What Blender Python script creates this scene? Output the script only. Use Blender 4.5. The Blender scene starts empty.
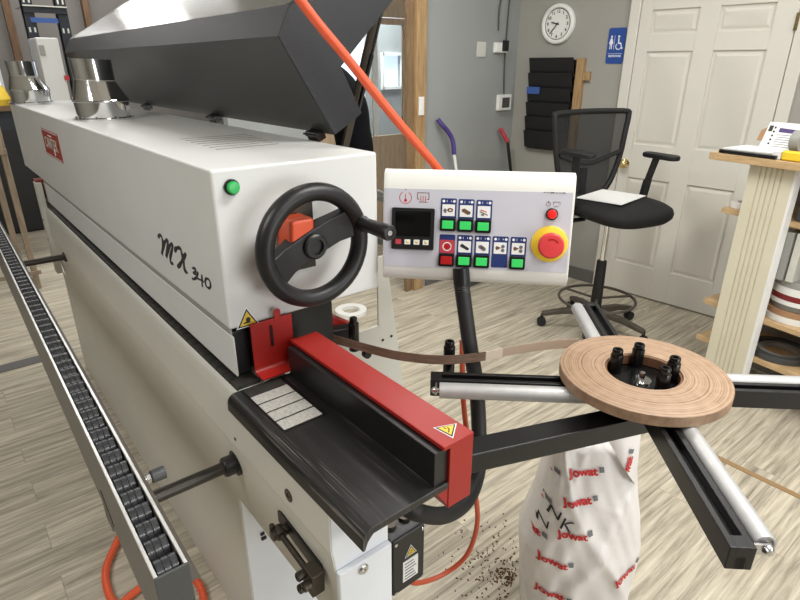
import bpy, bmesh, math, random
from mathutils import Vector, Matrix
from mathutils.bvhtree import BVHTree
random.seed(7)
V = Vector
SC = bpy.context.scene
COL = SC.collection
ORG = {}

# ------------------------------------------------------------------ colour / materials
def lin(c):
    c /= 255.0
    return c / 12.92 if c <= 0.04045 else ((c + 0.055) / 1.055) ** 2.4
def rgb(r, g, b): return (lin(r), lin(g), lin(b), 1.0)

def mat(name, col, rough=0.5, metal=0.0, var=0.0, vscale=8.0, bump=0.0, bscale=60.0, stretch=(1, 1, 1), coat=0.0, emit=0.0, spec=0.5):
    m = bpy.data.materials.new(name); m.use_nodes = True
    nt = m.node_tree; N = nt.nodes; L = nt.links
    b = N['Principled BSDF']
    b.inputs['Base Color'].default_value = col
    b.inputs['Roughness'].default_value = rough
    b.inputs['Metallic'].default_value = metal
    b.inputs['Coat Weight'].default_value = coat
    b.inputs['Specular IOR Level'].default_value = spec
    if emit:
        b.inputs['Emission Color'].default_value = col
        b.inputs['Emission Strength'].default_value = emit
    if var or bump:
        tc = N.new('ShaderNodeTexCoord'); mp = N.new('ShaderNodeMapping')
        mp.inputs['Scale'].default_value = stretch
        L.new(tc.outputs['Object'], mp.inputs['Vector'])
    if var:
        no = N.new('ShaderNodeTexNoise'); no.inputs['Scale'].default_value = vscale
        no.inputs['Detail'].default_value = 6
        L.new(mp.outputs[0], no.inputs['Vector'])
        cr = N.new('ShaderNodeValToRGB')
        cr.color_ramp.elements[0].position = 0.3; cr.color_ramp.elements[1].position = 0.7
        cr.color_ramp.elements[0].color = tuple(c * (1 - var) for c in col[:3]) + (1,)
        cr.color_ramp.elements[1].color = tuple(min(1, c * (1 + var)) for c in col[:3]) + (1,)
        L.new(no.outputs['Fac'], cr.inputs['Fac']); L.new(cr.outputs['Color'], b.inputs['Base Color'])
    if bump:
        n2 = N.new('ShaderNodeTexNoise'); n2.inputs['Scale'].default_value = bscale; n2.inputs['Detail'].default_value = 3
        L.new(mp.outputs[0], n2.inputs['Vector'])
        bp = N.new('ShaderNodeBump'); bp.inputs['Strength'].default_value = bump; bp.inputs['Distance'].default_value = 0.01
        L.new(n2.outputs['Fac'], bp.inputs['Height']); L.new(bp.outputs['Normal'], b.inputs['Normal'])
    return m

def wood_mat(name, c1, c2, scale=(1, 1, 1), rough=0.55, nscale=6.0):
    m = bpy.data.materials.new(name); m.use_nodes = True
    nt = m.node_tree; N = nt.nodes; L = nt.links; b = N['Principled BSDF']; b.inputs['Roughness'].default_value = rough
    tc = N.new('ShaderNodeTexCoord'); mp = N.new('ShaderNodeMapping'); mp.inputs['Scale'].default_value = scale
    no = N.new('ShaderNodeTexNoise'); no.inputs['Scale'].default_value = nscale; no.inputs['Detail'].default_value = 8; no.inputs['Distortion'].default_value = 0.6
    cr = N.new('ShaderNodeValToRGB'); cr.color_ramp.elements[0].color = c1; cr.color_ramp.elements[1].color = c2
    cr.color_ramp.elements[0].position = 0.32; cr.color_ramp.elements[1].position = 0.68
    L.new(tc.outputs['Object'], mp.inputs['Vector']); L.new(mp.outputs[0], no.inputs['Vector'])
    L.new(no.outputs['Fac'], cr.inputs['Fac']); L.new(cr.outputs['Color'], b.inputs['Base Color'])
    return m

def floor_mat():
    m = bpy.data.materials.new('vinyl_plank'); m.use_nodes = True
    nt = m.node_tree; N = nt.nodes; L = nt.links; b = N['Principled BSDF']; b.inputs['Roughness'].default_value = 0.42
    b.inputs['Specular IOR Level'].default_value = 0.35
    tc = N.new('ShaderNodeTexCoord')
    br = N.new('ShaderNodeTexBrick')
    br.inputs['Scale'].default_value = 1.0; br.inputs['Brick Width'].default_value = 1.22; br.inputs['Row Height'].default_value = 0.152
    br.inputs['Mortar Size'].default_value = 0.0016; br.inputs['Mortar Smooth'].default_value = 0.2; br.offset = 0.37
    br.inputs['Color1'].default_value = (0, 0, 0, 1); br.inputs['Color2'].default_value = (1, 1, 1, 1); br.inputs['Mortar'].default_value = (0.3, 0.3, 0.3, 1)
    L.new(tc.outputs['Object'], br.inputs['Vector'])
    # each plank shifts its own grain
    sep = N.new('ShaderNodeSeparateColor'); L.new(br.outputs['Color'], sep.inputs[0])
    mul = N.new('ShaderNodeMath'); mul.operation = 'MULTIPLY'; mul.inputs[1].default_value = 7.3; L.new(sep.outputs[0], mul.inputs[0])
    cmb = N.new('ShaderNodeCombineXYZ'); L.new(mul.outputs[0], cmb.inputs['X']); L.new(mul.outputs[0], cmb.inputs['Z'])
    add = N.new('ShaderNodeVectorMath'); add.operation = 'ADD'; L.new(tc.outputs['Object'], add.inputs[0]); L.new(cmb.outputs[0], add.inputs[1])
    mp = N.new('ShaderNodeMapping'); mp.inputs['Scale'].default_value = (1.2, 19, 1); L.new(add.outputs[0], mp.inputs['Vector'])
    n1 = N.new('ShaderNodeTexNoise'); n1.inputs['Scale'].default_value = 2.3; n1.inputs['Detail'].default_value = 9; n1.inputs['Roughness'].default_value = 0.68; n1.inputs['Distortion'].default_value = 0.5
    L.new(mp.outputs[0], n1.inputs['Vector'])
    cr = N.new('ShaderNodeValToRGB')
    e = cr.color_ramp.elements
    e[0].position = 0.28; e[0].color = rgb(118, 110, 97)
    e[1].position = 0.66; e[1].color = rgb(208, 200, 181)
    x = cr.color_ramp.elements.new(0.43); x.color = rgb(165, 156, 139)
    x = cr.color_ramp.elements.new(0.54); x.color = rgb(190, 181, 162)
    L.new(n1.outputs['Fac'], cr.inputs['Fac'])
    mpb = N.new('ShaderNodeMapping'); mpb.inputs['Scale'].default_value = (3, 60, 1); L.new(add.outputs[0], mpb.inputs['Vector'])
    n2 = N.new('ShaderNodeTexNoise'); n2.inputs['Scale'].default_value = 1.0; n2.inputs['Detail'].default_value = 4; L.new(mpb.outputs[0], n2.inputs['Vector'])
    r2 = N.new('ShaderNodeMapRange'); r2.inputs[1].default_value = 0.3; r2.inputs[2].default_value = 0.7; r2.inputs[3].default_value = 0.84; r2.inputs[4].default_value = 1.1
    L.new(n2.outputs['Fac'], r2.inputs[0])
    pr = N.new('ShaderNodeMapRange'); pr.inputs[3].default_value = 0.92; pr.inputs[4].default_value = 1.06; L.new(sep.outputs[0], pr.inputs[0])
    m1 = N.new('ShaderNodeMath'); m1.operation = 'MULTIPLY'; L.new(r2.outputs[0], m1.inputs[0]); L.new(pr.outputs[0], m1.inputs[1])
    # seams
    sm = N.new('ShaderNodeMapRange'); sm.inputs[3].default_value = 1.0; sm.inputs[4].default_value = 0.72; L.new(br.outputs['Fac'], sm.inputs[0])
    m2 = N.new('ShaderNodeMath'); m2.operation = 'MULTIPLY'; L.new(m1.outputs[0], m2.inputs[0]); L.new(sm.outputs[0], m2.inputs[1])
    vm = N.new('ShaderNodeVectorMath'); vm.operation = 'SCALE'; L.new(cr.outputs['Color'], vm.inputs[0]); L.new(m2.outputs[0], vm.inputs['Scale'])
    L.new(vm.outputs[0], b.inputs['Base Color'])
    return m

def table_mat():
    """black steel plate scuffed by boards sliding along it"""
    m = bpy.data.materials.new('worn_black_table'); m.use_nodes = True
    nt = m.node_tree; N = nt.nodes; L = nt.links; b = N['Principled BSDF']
    tc = N.new('ShaderNodeTexCoord')
    def streak(scale, ns, lo, hi, det=5):
        mp = N.new('ShaderNodeMapping'); mp.inputs['Scale'].default_value = scale; L.new(tc.outputs['Object'], mp.inputs['Vector'])
        n = N.new('ShaderNodeTexNoise'); n.inputs['Scale'].default_value = ns; n.inputs['Detail'].default_value = det; L.new(mp.outputs[0], n.inputs['Vector'])
        r = N.new('ShaderNodeMapRange'); r.inputs[1].default_value = lo; r.inputs[2].default_value = hi; L.new(n.outputs['Fac'], r.inputs[0]); return r
    a = streak((420, 5, 3), 1.0, 0.56, 0.70); w = streak((14, 3, 6), 1.0, 0.42, 0.62); f = streak((120, 2.2, 3), 1.0, 0.5, 0.75)
    k = N.new('ShaderNodeMath'); k.operation = 'MULTIPLY'; L.new(a.outputs[0], k.inputs[0]); L.new(w.outputs[0], k.inputs[1])
    k2 = N.new('ShaderNodeMath'); k2.operation = 'MULTIPLY_ADD'; k2.inputs[1].default_value = 0.06; L.new(f.outputs[0], k2.inputs[0]); L.new(k.outputs[0], k2.inputs[2])
    mx = N.new('ShaderNodeMix'); mx.data_type = 'RGBA'; mx.inputs['A'].default_value = rgb(26, 25, 25); mx.inputs['B'].default_value = rgb(150, 144, 136)
    L.new(k2.outputs[0], mx.inputs['Factor']); L.new(mx.outputs['Result'], b.inputs['Base Color'])
    b.inputs['Roughness'].default_value = 0.38
    return m

def ring_mat():
    """wood edge tape wound in a coil: thin concentric rings about the coil's own axis"""
    m = bpy.data.materials.new('wound_veneer'); m.use_nodes = True
    nt = m.node_tree; N = nt.nodes; L = nt.links; b = N['Principled BSDF']; b.inputs['Roughness'].default_value = 0.55
    tc = N.new('ShaderNodeTexCoord'); sp = N.new('ShaderNodeSeparateXYZ'); L.new(tc.outputs['Object'], sp.inputs[0])
    cb = N.new('ShaderNodeCombineXYZ'); L.new(sp.outputs['X'], cb.inputs['X']); L.new(sp.outputs['Y'], cb.inputs['Y'])
    ln = N.new('ShaderNodeVectorMath'); ln.operation = 'LENGTH'; L.new(cb.outputs[0], ln.inputs[0])
    nz = N.new('ShaderNodeTexNoise'); nz.inputs['Scale'].default_value = 9; nz.inputs['Detail'].default_value = 3; L.new(tc.outputs['Object'], nz.inputs['Vector'])
    ad = N.new('ShaderNodeMath'); ad.operation = 'MULTIPLY_ADD'; ad.inputs[1].default_value = 0.004; L.new(nz.outputs['Fac'], ad.inputs[0]); L.new(ln.outputs['Value'], ad.inputs[2])
    n1 = N.new('ShaderNodeTexNoise'); n1.noise_dimensions = '1D'; n1.inputs['Scale'].default_value = 260; n1.inputs['Detail'].default_value = 5; L.new(ad.outputs[0], n1.inputs['W'])
    n2 = N.new('ShaderNodeTexNoise'); n2.inputs['Scale'].default_value = 55; n2.inputs['Detail'].default_value = 4; L.new(tc.outputs['Object'], n2.inputs['Vector'])
    mx = N.new('ShaderNodeMath'); mx.operation = 'MULTIPLY_ADD'; mx.inputs[1].default_value = 0.35; L.new(n2.outputs['Fac'], mx.inputs[0]); L.new(n1.outputs['Fac'], mx.inputs[2])
    cr = N.new('ShaderNodeValToRGB'); e = cr.color_ramp.elements
    e[0].position = 0.42; e[0].color = rgb(120, 95, 74); e[1].position = 0.92; e[1].color = rgb(180, 153, 128)
    x = e.new(0.62); x.color = rgb(158, 130, 105)
    L.new(mx.outputs[0], cr.inputs['Fac']); L.new(cr.outputs['Color'], b.inputs['Base Color'])
    return m

def glass_mat(name, tint, alpha_fac=0.12, rough=0.05):
    m = bpy.data.materials.new(name); m.use_nodes = True
    nt = m.node_tree; N = nt.nodes; L = nt.links
    N.remove(N['Principled BSDF']); out = N['Material Output']
    tr = N.new('ShaderNodeBsdfTransparent'); tr.inputs[0].default_value = tint
    gl = N.new('ShaderNodeBsdfGlossy'); gl.inputs['Roughness'].default_value = rough; gl.inputs[0].default_value = (0.9, 0.9, 0.9, 1)
    fr = N.new('ShaderNodeFresnel'); fr.inputs['IOR'].default_value = 1.5
    ad = N.new('ShaderNodeMath'); ad.operation = 'ADD'; ad.inputs[1].default_value = alpha_fac; ad.use_clamp = True; L.new(fr.outputs[0], ad.inputs[0])
    mx = N.new('ShaderNodeMixShader'); L.new(ad.outputs[0], mx.inputs[0]); L.new(tr.outputs[0], mx.inputs[1]); L.new(gl.outputs[0], mx.inputs[2])
    L.new(mx.outputs[0], out.inputs['Surface'])
    return m

def mesh_mat(name, col, alpha):
    m = bpy.data.materials.new(name); m.use_nodes = True
    b = m.node_tree.nodes['Principled BSDF']; b.inputs['Base Color'].default_value = col; b.inputs['Roughness'].default_value = 0.7
    b.inputs['Alpha'].default_value = alpha
    return m

M = {}
M['white'] = mat('white_powder_coat', rgb(214, 215, 213), 0.42, var=0.02, vscale=5, bump=0.03, bscale=220)
M['cream'] = mat('cream_powder_coat', rgb(205, 203, 194), 0.45, var=0.03, vscale=4, bump=0.03, bscale=220)
M['enddaylit'] = mat('daylit_cream_coat', rgb(226, 230, 236), 0.42)  # machine's cream coat on end faces, with cool daylight put into the colour
M['plate'] = mat('grey_white_plate', rgb(205, 205, 196), 0.5, var=0.03)
M['groove'] = mat('seam_grey', rgb(150, 149, 144), 0.6)
M['black'] = mat('black_paint', rgb(15, 15, 16), 0.36)
M['blackplastic'] = mat('black_plastic', rgb(24, 24, 25), 0.4, bump=0.04, bscale=300)
M['blackgloss'] = mat('black_gloss', rgb(14, 14, 15), 0.18)
M['lid'] = mat('lid_dark_sheet', rgb(46, 47, 46), 0.4, var=0.08, vscale=3)
M['lidtex'] = mat('lid_textured_coat', rgb(29, 30, 35), 0.4, bump=0.32, bscale=380)
M['table'] = table_mat()
M['guide'] = mat('worn_black_guide', rgb(21, 21, 21), 0.42, var=0.3, vscale=6, stretch=(8, 0.8, 8))
M['red'] = mat('red_powder_coat', rgb(152, 27, 20), 0.42, var=0.05, vscale=20)
M['orangered'] = mat('orange_red_plastic', rgb(204, 78, 42), 0.4)
M['galv'] = mat('galvanised_steel', (0.82, 0.82, 0.82, 1), 0.09, 1.0, var=0.08, vscale=9, bump=0.06, bscale=9)
M['steel'] = mat('bright_steel', (0.6, 0.6, 0.6, 1), 0.25, 1.0)
M['alu'] = mat('brushed_aluminium', (0.5, 0.5, 0.5, 1), 0.5, 0.5, var=0.05, vscale=40)
M['chrome'] = mat('chrome', (0.85, 0.85, 0.85, 1), 0.08, 1.0)
M['rail'] = mat('rail_steel', (0.8, 0.8, 0.79, 1), 0.35, 0.6, var=0.15, vscale=30)
M['rollerdark'] = mat('dark_roller', rgb(62, 63, 66), 0.28, 0.2, var=0.25, vscale=60)
M['channel'] = mat('grey_channel', rgb(104, 100, 95), 0.45, 0.15, var=0.06)
M['flange'] = mat('flange_brown_grey', rgb(92, 85, 77), 0.5)
M['trimwood'] = wood_mat('frame_wood', rgb(112, 90, 66), rgb(140, 114, 84), (10, 10, 1.2), 0.6)
M['chrmdark'] = mat('dark_shaft_steel', rgb(70, 66, 62), 0.28, 0.7)
M['blackoxide'] = mat('bronze_black_oxide', rgb(74, 67, 58), 0.4, 0.6)
M['pad'] = mat('grey_track_pad', rgb(164, 161, 155), 0.65, var=0.25, vscale=260)
M['chain'] = mat('black_chain_pad', rgb(42, 40, 37), 0.55, var=0.2, vscale=60)
M['orange'] = mat('orange_hose', rgb(226, 92, 54), 0.4)
M['orangedull'] = mat('orange_air_tube', rgb(190, 82, 52), 0.42)
M['corr'] = mat('corrugated_black', rgb(26, 26, 26), 0.5)
M['fascia'] = mat('console_fascia', rgb(196, 196, 205), 0.5)
M['console'] = mat('console_white', rgb(226, 226, 220), 0.4)
M['navy'] = mat('navy_label', rgb(30, 48, 108), 0.5)
M['green'] = mat('green_button', rgb(58, 205, 100), 0.4, emit=0.12)
M['greenlamp'] = mat('green_lamp', rgb(34, 170, 80), 0.25, emit=0.1)
M['redbtn'] = mat('red_button', rgb(170, 24, 26), 0.35, emit=0.08)
M['redcard'] = mat('red_card', rgb(186, 62, 74), 0.5)
M['redlamp'] = mat('red_lamp', rgb(226, 36, 36), 0.3, emit=0.25)
M['estop'] = mat('mushroom_red', rgb(216, 62, 66), 0.45)
M['yellow'] = mat('yellow_collar', rgb(236, 205, 52), 0.5)
M['stickyel'] = mat('sticker_yellow', rgb(226, 192, 60), 0.5)
M['paper'] = mat('paper_white', rgb(234, 234, 232), 0.7)
M['inkblack'] = mat('ink_black', rgb(38, 40, 42), 0.6)
M['inkred'] = mat('ink_red', rgb(196, 40, 44), 0.55)
M['inkbrown'] = mat('ink_brown', rgb(112, 76, 52), 0.6)
M['inkgrey'] = mat('ink_grey', rgb(110, 112, 116), 0.6)
M['inkwhite'] = mat('ink_white', rgb(236, 236, 240), 0.5)
M['inkpurple'] = mat('ink_purple', rgb(74, 56, 110), 0.6)
M['logored'] = mat('plaque_red', rgb(160, 58, 44), 0.5)
M['screen'] = mat('screen_black', rgb(10, 10, 11), 0.12)
M['bag'] = mat('white_plastic_bag', rgb(226, 222, 220), 0.34, var=0.05, vscale=5, bump=0.55, bscale=11)
M['coil'] = ring_mat()
M['tape'] = wood_mat('walnut_edge_tape', rgb(92, 74, 62), rgb(128, 104, 88), (4, 4, 60), 0.5)
M['tapeback'] = mat('tape_back_light', rgb(176, 156, 138), 0.4)
M['tapelight'] = mat('tape_splice', rgb(206, 192, 176), 0.3)
M['wall'] = mat('grey_wall_paint', rgb(150, 153, 152), 0.75, var=0.02, vscale=2)
M['walltan'] = mat('warm_grey_wall_paint', rgb(158, 156, 149), 0.75, var=0.02, vscale=2)
M['doorwhite'] = mat('door_white_paint', rgb(214, 211, 202), 0.5, var=0.01)
M['ceil'] = mat('ceiling_white', rgb(215, 215, 212), 0.8)
M['farwall'] = mat('far_wall_grey', rgb(128, 124, 120), 0.8, var=0.05, vscale=2)
M['basegrey'] = mat('vinyl_cove_base', rgb(98, 96, 94), 0.6)
M['pine'] = wood_mat('pine_post', rgb(146, 116, 80), rgb(180, 150, 108), (14, 14, 1.2), 0.6)
M['pinepale'] = wood_mat('pale_pine', rgb(128, 112, 94), rgb(160, 144, 124), (14, 14, 1.2), 0.6)
M['darkwood'] = wood_mat('dark_wood', rgb(92, 70, 50), rgb(128, 98, 70), (14, 14, 1.2), 0.6)
M['doorwood'] = wood_mat('brown_door_wood', rgb(188, 162, 132), rgb(208, 184, 154), (10, 10, 1.2), 0.55)
M['ply'] = wood_mat('plywood_edge', rgb(178, 148, 108), rgb(202, 172, 130), (3, 3, 20), 0.55)
M['column'] = mat('fluted_cream', rgb(214, 208, 186), 0.5, var=0.02)
M['colside'] = mat('fluted_lit_side', rgb(232, 232, 230), 0.5)  # column's cream made whiter: light on its side painted in
M['blueplaque'] = mat('sign_blue', rgb(34, 74, 150), 0.45)
M['tapeblue'] = mat('painter_tape_blue', rgb(52, 86, 150), 0.6)
M['chairblack'] = mat('chair_black', rgb(20, 20, 21), 0.55)
M['chairfabric'] = mat('chair_fabric', rgb(16, 16, 17), 0.85, bump=0.1, bscale=400)
M['chairbase'] = mat('chair_base_plastic', rgb(72, 66, 58), 0.5)
M['chairmesh'] = mesh_mat('chair_mesh', rgb(26, 27, 28), 0.86)
M['brass'] = mat('brass_knob', (0.75, 0.6, 0.32, 1), 0.2, 1.0)
M['purple'] = mat('purple_grip', rgb(72, 54, 124), 0.45)
M['cardboard'] = mat('cardboard', rgb(166, 128, 94), 0.8)
M['whiteplastic'] = mat('white_plastic', rgb(232, 232, 228), 0.4)
M['greyplastic'] = mat('grey_plastic', rgb(150, 150, 146), 0.45)
M['darkgrey'] = mat('dark_grey', rgb(70, 72, 72), 0.5)
M['maroon'] = mat('maroon_tape', rgb(122, 32, 36), 0.45)
M['glass'] = glass_mat('door_glass', (0.9, 0.93, 0.93, 1), 0.03)
M['acrylic'] = glass_mat('lid_acrylic', (0.7, 0.69, 0.69, 1), 0.27, 0.18)
M['floor'] = floor_mat()
M['strip'] = mat('brown_floor_strip', rgb(150, 122, 86), 0.6)
M['rack'] = mat('rack_dark_steel', rgb(38, 42, 50), 0.5, 0.2)
M['navycloth'] = mat('black_flexible_duct', rgb(9, 10, 14), 0.9, spec=0.1)
M['daylight'] = mat('daylight_pane', rgb(206, 222, 248), 0.5, emit=1.3)

# ------------------------------------------------------------------ mesh builder
def smooth_path(pts, n=8):
    pts = [V(p) for p in pts]
    if len(pts) < 3: return pts
    P = [pts[0] * 2 - pts[1]] + pts + [pts[-1] * 2 - pts[-2]]
    out = []
    for i in range(1, len(P) - 2):
        a, b, c, d = P[i - 1], P[i], P[i + 1], P[i + 2]
        for k in range(n):
            t = k / n
            out.append(0.5 * ((2 * b) + (c - a) * t + (2 * a - 5 * b + 4 * c - d) * t * t + (3 * b - a - 3 * c + d) * t ** 3))
    out.append(pts[-1])
    return out

class MB:
    def __init__(s): s.bm = bmesh.new()
    def box(s, x0, x1, y0, y1, z0, z1):
        v = [s.bm.verts.new((x, y, z)) for x in (x0, x1) for y in (y0, y1) for z in (z0, z1)]
        for f in ((0, 1, 3, 2), (4, 6, 7, 5), (0, 4, 5, 1), (2, 3, 7, 6), (0, 2, 6, 4), (1, 5, 7, 3)):
            s.bm.faces.new([v[i] for i in f])
        return s
    def obox(s, c, ex, ey, ez):
        c, ex, ey, ez = V(c), V(ex), V(ey), V(ez)
        v = [s.bm.verts.new(c + ex * i + ey * j + ez * k) for i in (-1, 1) for j in (-1, 1) for k in (-1, 1)]
        for f in ((0, 1, 3, 2), (4, 6, 7, 5), (0, 4, 5, 1), (2, 3, 7, 6), (0, 2, 6, 4), (1, 5, 7, 3)):
            s.bm.faces.new([v[i] for i in f])
        return s
    def bar(s, a, b, w, h, up=(0, 0, 1)):
        a, b = V(a), V(b); d = (b - a).normalized(); side = d.cross(V(up)).normalized(); u = side.cross(d)
        return s.obox((a + b) / 2, (b - a) / 2, side * w / 2, u * h / 2)
    def ringloft(s, rings, close=False, cap=True):
        R = [[s.bm.verts.new(p) for p in r] for r in rings]
        m = len(R[0]); n = len(R)
        for i in range(n if close else n - 1):
            A, B = R[i], R[(i + 1) % n]
            for j in range(m):
                s.bm.faces.new((A[j], A[(j + 1) % m], B[(j + 1) % m], B[j]))
        if cap and not close:
            s.bm.faces.new(list(reversed(R[0]))); s.bm.faces.new(R[-1])
        return s
    def tube(s, pts, r, n=12, cap=True):
        pts = [V(p) for p in pts]; N = len(pts)
        rr = r if isinstance(r, (list, tuple)) else [r] * N
        t0 = (pts[1] - pts[0]).normalized()
        u = t0.orthogonal().normalized(); rings = []
        for i, p in enumerate(pts):
            t = (pts[min(i + 1, N - 1)] - pts[max(i - 1, 0)]).normalized()
            u = (u - t * u.dot(t)).normalized(); w = t.cross(u)
            rings.append([p + (u * math.cos(2 * math.pi * k / n) + w * math.sin(2 * math.pi * k / n)) * rr[i] for k in range(n)])
        return s.ringloft(rings, cap=cap)
    def cyl(s, a, b, r, r2=None, n=24):
        return s.tube([a, b], [r, r if r2 is None else r2], n)
    def lathe(s, prof, c, axis=(0, 0, 1), n=32, close=False, cap=True):
        ax = V(axis).normalized(); u = ax.orthogonal().normalized(); w = ax.cross(u); c = V(c)
        rings = [[c + ax * z + (u * math.cos(2 * math.pi * k / n) + w * math.sin(2 * math.pi * k / n)) * r for k in range(n)] for r, z in prof]
        return s.ringloft(rings, close, cap)
    def prism(s, poly, o, ex, ey, ez):
        o, ex, ey, ez = V(o), V(ex), V(ey), V(ez)
        A = [s.bm.verts.new(o + ex * x + ey * y) for x, y in poly]; B = [s.bm.verts.new(o + ex * x + ey * y + ez) for x, y in poly]
        n = len(poly)
        s.bm.faces.new(list(reversed(A))); s.bm.faces.new(B)
        for i in range(n): s.bm.faces.new((A[i], A[(i + 1) % n], B[(i + 1) % n], B[i]))
        return s
    def sheet(s, poly):
        s.bm.faces.new([s.bm.verts.new(p) for p in poly]); return s
    def build(s, name, m, parent=None, bevel=0, smooth=False, angle=35, xf=None, seg=2, recalc=True):
        if recalc: bmesh.ops.recalc_face_normals(s.bm, faces=s.bm.faces)
        me = bpy.data.meshes.new(name); s.bm.to_mesh(me); s.bm.free()
        if xf is not None: me.transform(xf)
        return link(name, me, m, parent, bevel, smooth, angle, seg)

def link(name, me, m, parent=None, bevel=0, smooth=False, angle=35, seg=2):
    o = bpy.data.objects.new(name, me); COL.objects.link(o)
    me.materials.append(M[m] if isinstance(m, str) else m)
    if parent is not None:
        o.parent = parent; org = ORG[parent.name]; me.transform(Matrix.Translation(-org)); ORG[o.name] = org
    else:
        ORG[o.name] = V((0, 0, 0))
    if smooth or bevel:
        me.polygons.foreach_set('use_smooth', [True] * len(me.polygons))
        me.set_sharp_from_angle(angle=math.radians(angle))
    if bevel:
        b = o.modifiers.new('edge_round', 'BEVEL'); b.width = bevel; b.segments = seg; b.limit_method = 'ANGLE'; b.angle_limit = math.radians(30); b.harden_normals = True
    return o

def tag(o, label, cat, group=None, kind=None):
    o['label'] = label; o['category'] = cat
    if group: o['group'] = group
    if kind: o['kind'] = kind
    return o
def thing(name, loc, label, cat, group=None):
    o = bpy.data.objects.new(name, None); COL.objects.link(o); o.location = loc; o.empty_display_size = 0.1
    ORG[o.name] = V(loc)
    return tag(o, label, cat, group)
def structure(o, label=None):
    o['kind'] = 'structure'
    return o

def text_mesh(txt, size, o, ex, ey, off=0.0006, bold=0.0, shear=0.0, sx=1.0, align='CENTER', thick=0.0003):
    cu = bpy.data.curves.new('lettering', 'FONT'); cu.body = txt; cu.size = size; cu.align_x = align; cu.align_y = 'CENTER'
    cu.offset = bold; cu.shear = shear; cu.extrude = thick; cu.resolution_u = 3
    ob = bpy.data.objects.new('lettering', cu); COL.objects.link(ob)
    dg = bpy.context.evaluated_depsgraph_get(); dg.update()
    me = bpy.data.meshes.new_from_object(ob.evaluated_get(dg)); bpy.data.objects.remove(ob); bpy.data.curves.remove(cu)
    me.materials.clear()
    ex = V(ex).normalized(); ey = V(ey).normalized(); ez = ex.cross(ey)
    X = Matrix.Identity(4); X.col[0][:3] = ex; X.col[1][:3] = ey; X.col[2][:3] = ez; X.col[3][:3] = V(o) + ez * off
    me.transform(X @ Matrix.Diagonal((sx, 1, 1, 1)))
    return me
def lettering(txt, size, o, ex, ey, m, parent, name='lettering', **k):
    return link(name, text_mesh(txt, size, o, ex, ey, **k), m, parent)
def arc(cx, cy, r, a0, a1, n): return [(cx + r * math.cos(math.radians(a0 + (a1 - a0) * i / n)), cy + r * math.sin(math.radians(a0 + (a1 - a0) * i / n))) for i in range(n + 1)]
def rrect(w, h, r, n=4):
    w, h = w / 2, h / 2
    return arc(w - r, h - r, r, 0, 90, n) + arc(-w + r, h - r, r, 90, 180, n) + arc(-w + r, -h + r, r, 180, 270, n) + arc(w - r, -h + r, r, 270, 360, n)
def disc(r, n=28): return arc(0, 0, r, 0, 360 - 360 / n, n - 1)

# ------------------------------------------------------------------ setting
fl = MB(); fl.box(-4, 5.2, -3.6, 9, -0.05, 0); structure(fl.build('floor', 'floor'))
cl = MB(); cl.box(-4, 5.2, -3.6, 9, 2.9, 2.95); structure(cl.build('ceiling', 'ceil'))
w = MB(); w.box(-4.1, -4, -3.6, 9, 0, 2.9); structure(w.build('wall_left', 'walltan'))
w = MB(); w.box(-4, 5.2, -3.7, -3.6, 0, 2.9); structure(w.build('wall_front', 'walltan'))
w = MB(); w.box(-4, 5.2, 7.5, 7.6, 0, 2.9); structure(w.build('wall_far', 'farwall'))
# door wall: local u runs to the photo's right along the wall, v into the wall, z up
DA = math.radians(-4.42)
dd = V((math.sin(DA), math.cos(DA), 0)); nn = V((math.cos(DA), -math.sin(DA), 0))
WX = Matrix.Identity(4); WX.col[0][:3] = -dd; WX.col[1][:3] = nn; WX.col[2][:3] = (0, 0, 1); WX.col[3][:3] = nn * 4.007
ex_w = -dd
def WP(s, z, out=0.0): return nn * (4.007 - out) + dd * s + V((0, 0, z))
def wbox(b, s0, s1, o0, o1, z0, z1): return b.box(-s1, -s0, -o1, -o0, z0, z1)
w = MB(); wbox(w, -3.6, 2.86 + 0.02, -0.12, 0, 0, 2.9); structure(w.build('wall_right', 'walltan', xf=WX))
CORN = WP(2.873, 0)
PX = Matrix.Identity(4); PX.col[0][:3] = -nn; PX.col[1][:3] = dd; PX.col[2][:3] = (0, 0, 1); PX.col[3][:3] = CORN   # partition: local u runs left from the corner, v behind
w = MB(); w.box(0.0, 1.05, 0, 0.11, 0, 2.9); structure(w.build('wall_back', 'wall', xf=PX))
w = MB(); wbox(w, 2.0 - 0.02, 2.86, 0, 0.012, 0, 0.1); structure(w.build('baseboard_right', 'basegrey', xf=WX))
w = MB(); w.box(0.02, 1.0, -0.012, 0, 0, 0.1); structure(w.build('baseboard_back', 'basegrey', xf=PX))
# pine post and door frame at the end of the partition
w = MB(); w.box(1.045, 1.14, -0.025, 0.02, 0, 2.9); structure(w.build('trim_1', 'pine', xf=PX, bevel=0.004))
w = MB(); w.box(1.142, 1.20, 0.0, 0.03, 0, 2.6); structure(w.build('trim_2', 'trimwood', xf=PX, bevel=0.003))
w = MB(); w.box(2.7, 3.6, 4.26, 4.36, 1.99, 2.2); w.box(3.6, 3.7, 4.26, 4.36, 0, 2.2); w.box(2.6, 2.7, 4.26, 4.36, 0, 2.2); structure(w.build('trim_7', 'doorwood', bevel=0.003))
w = MB(); w.box(2.6, 3.7, 4.3, 4.4, 2.2, 2.9); structure(w.build('wall_above_door', 'wall'))
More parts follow.
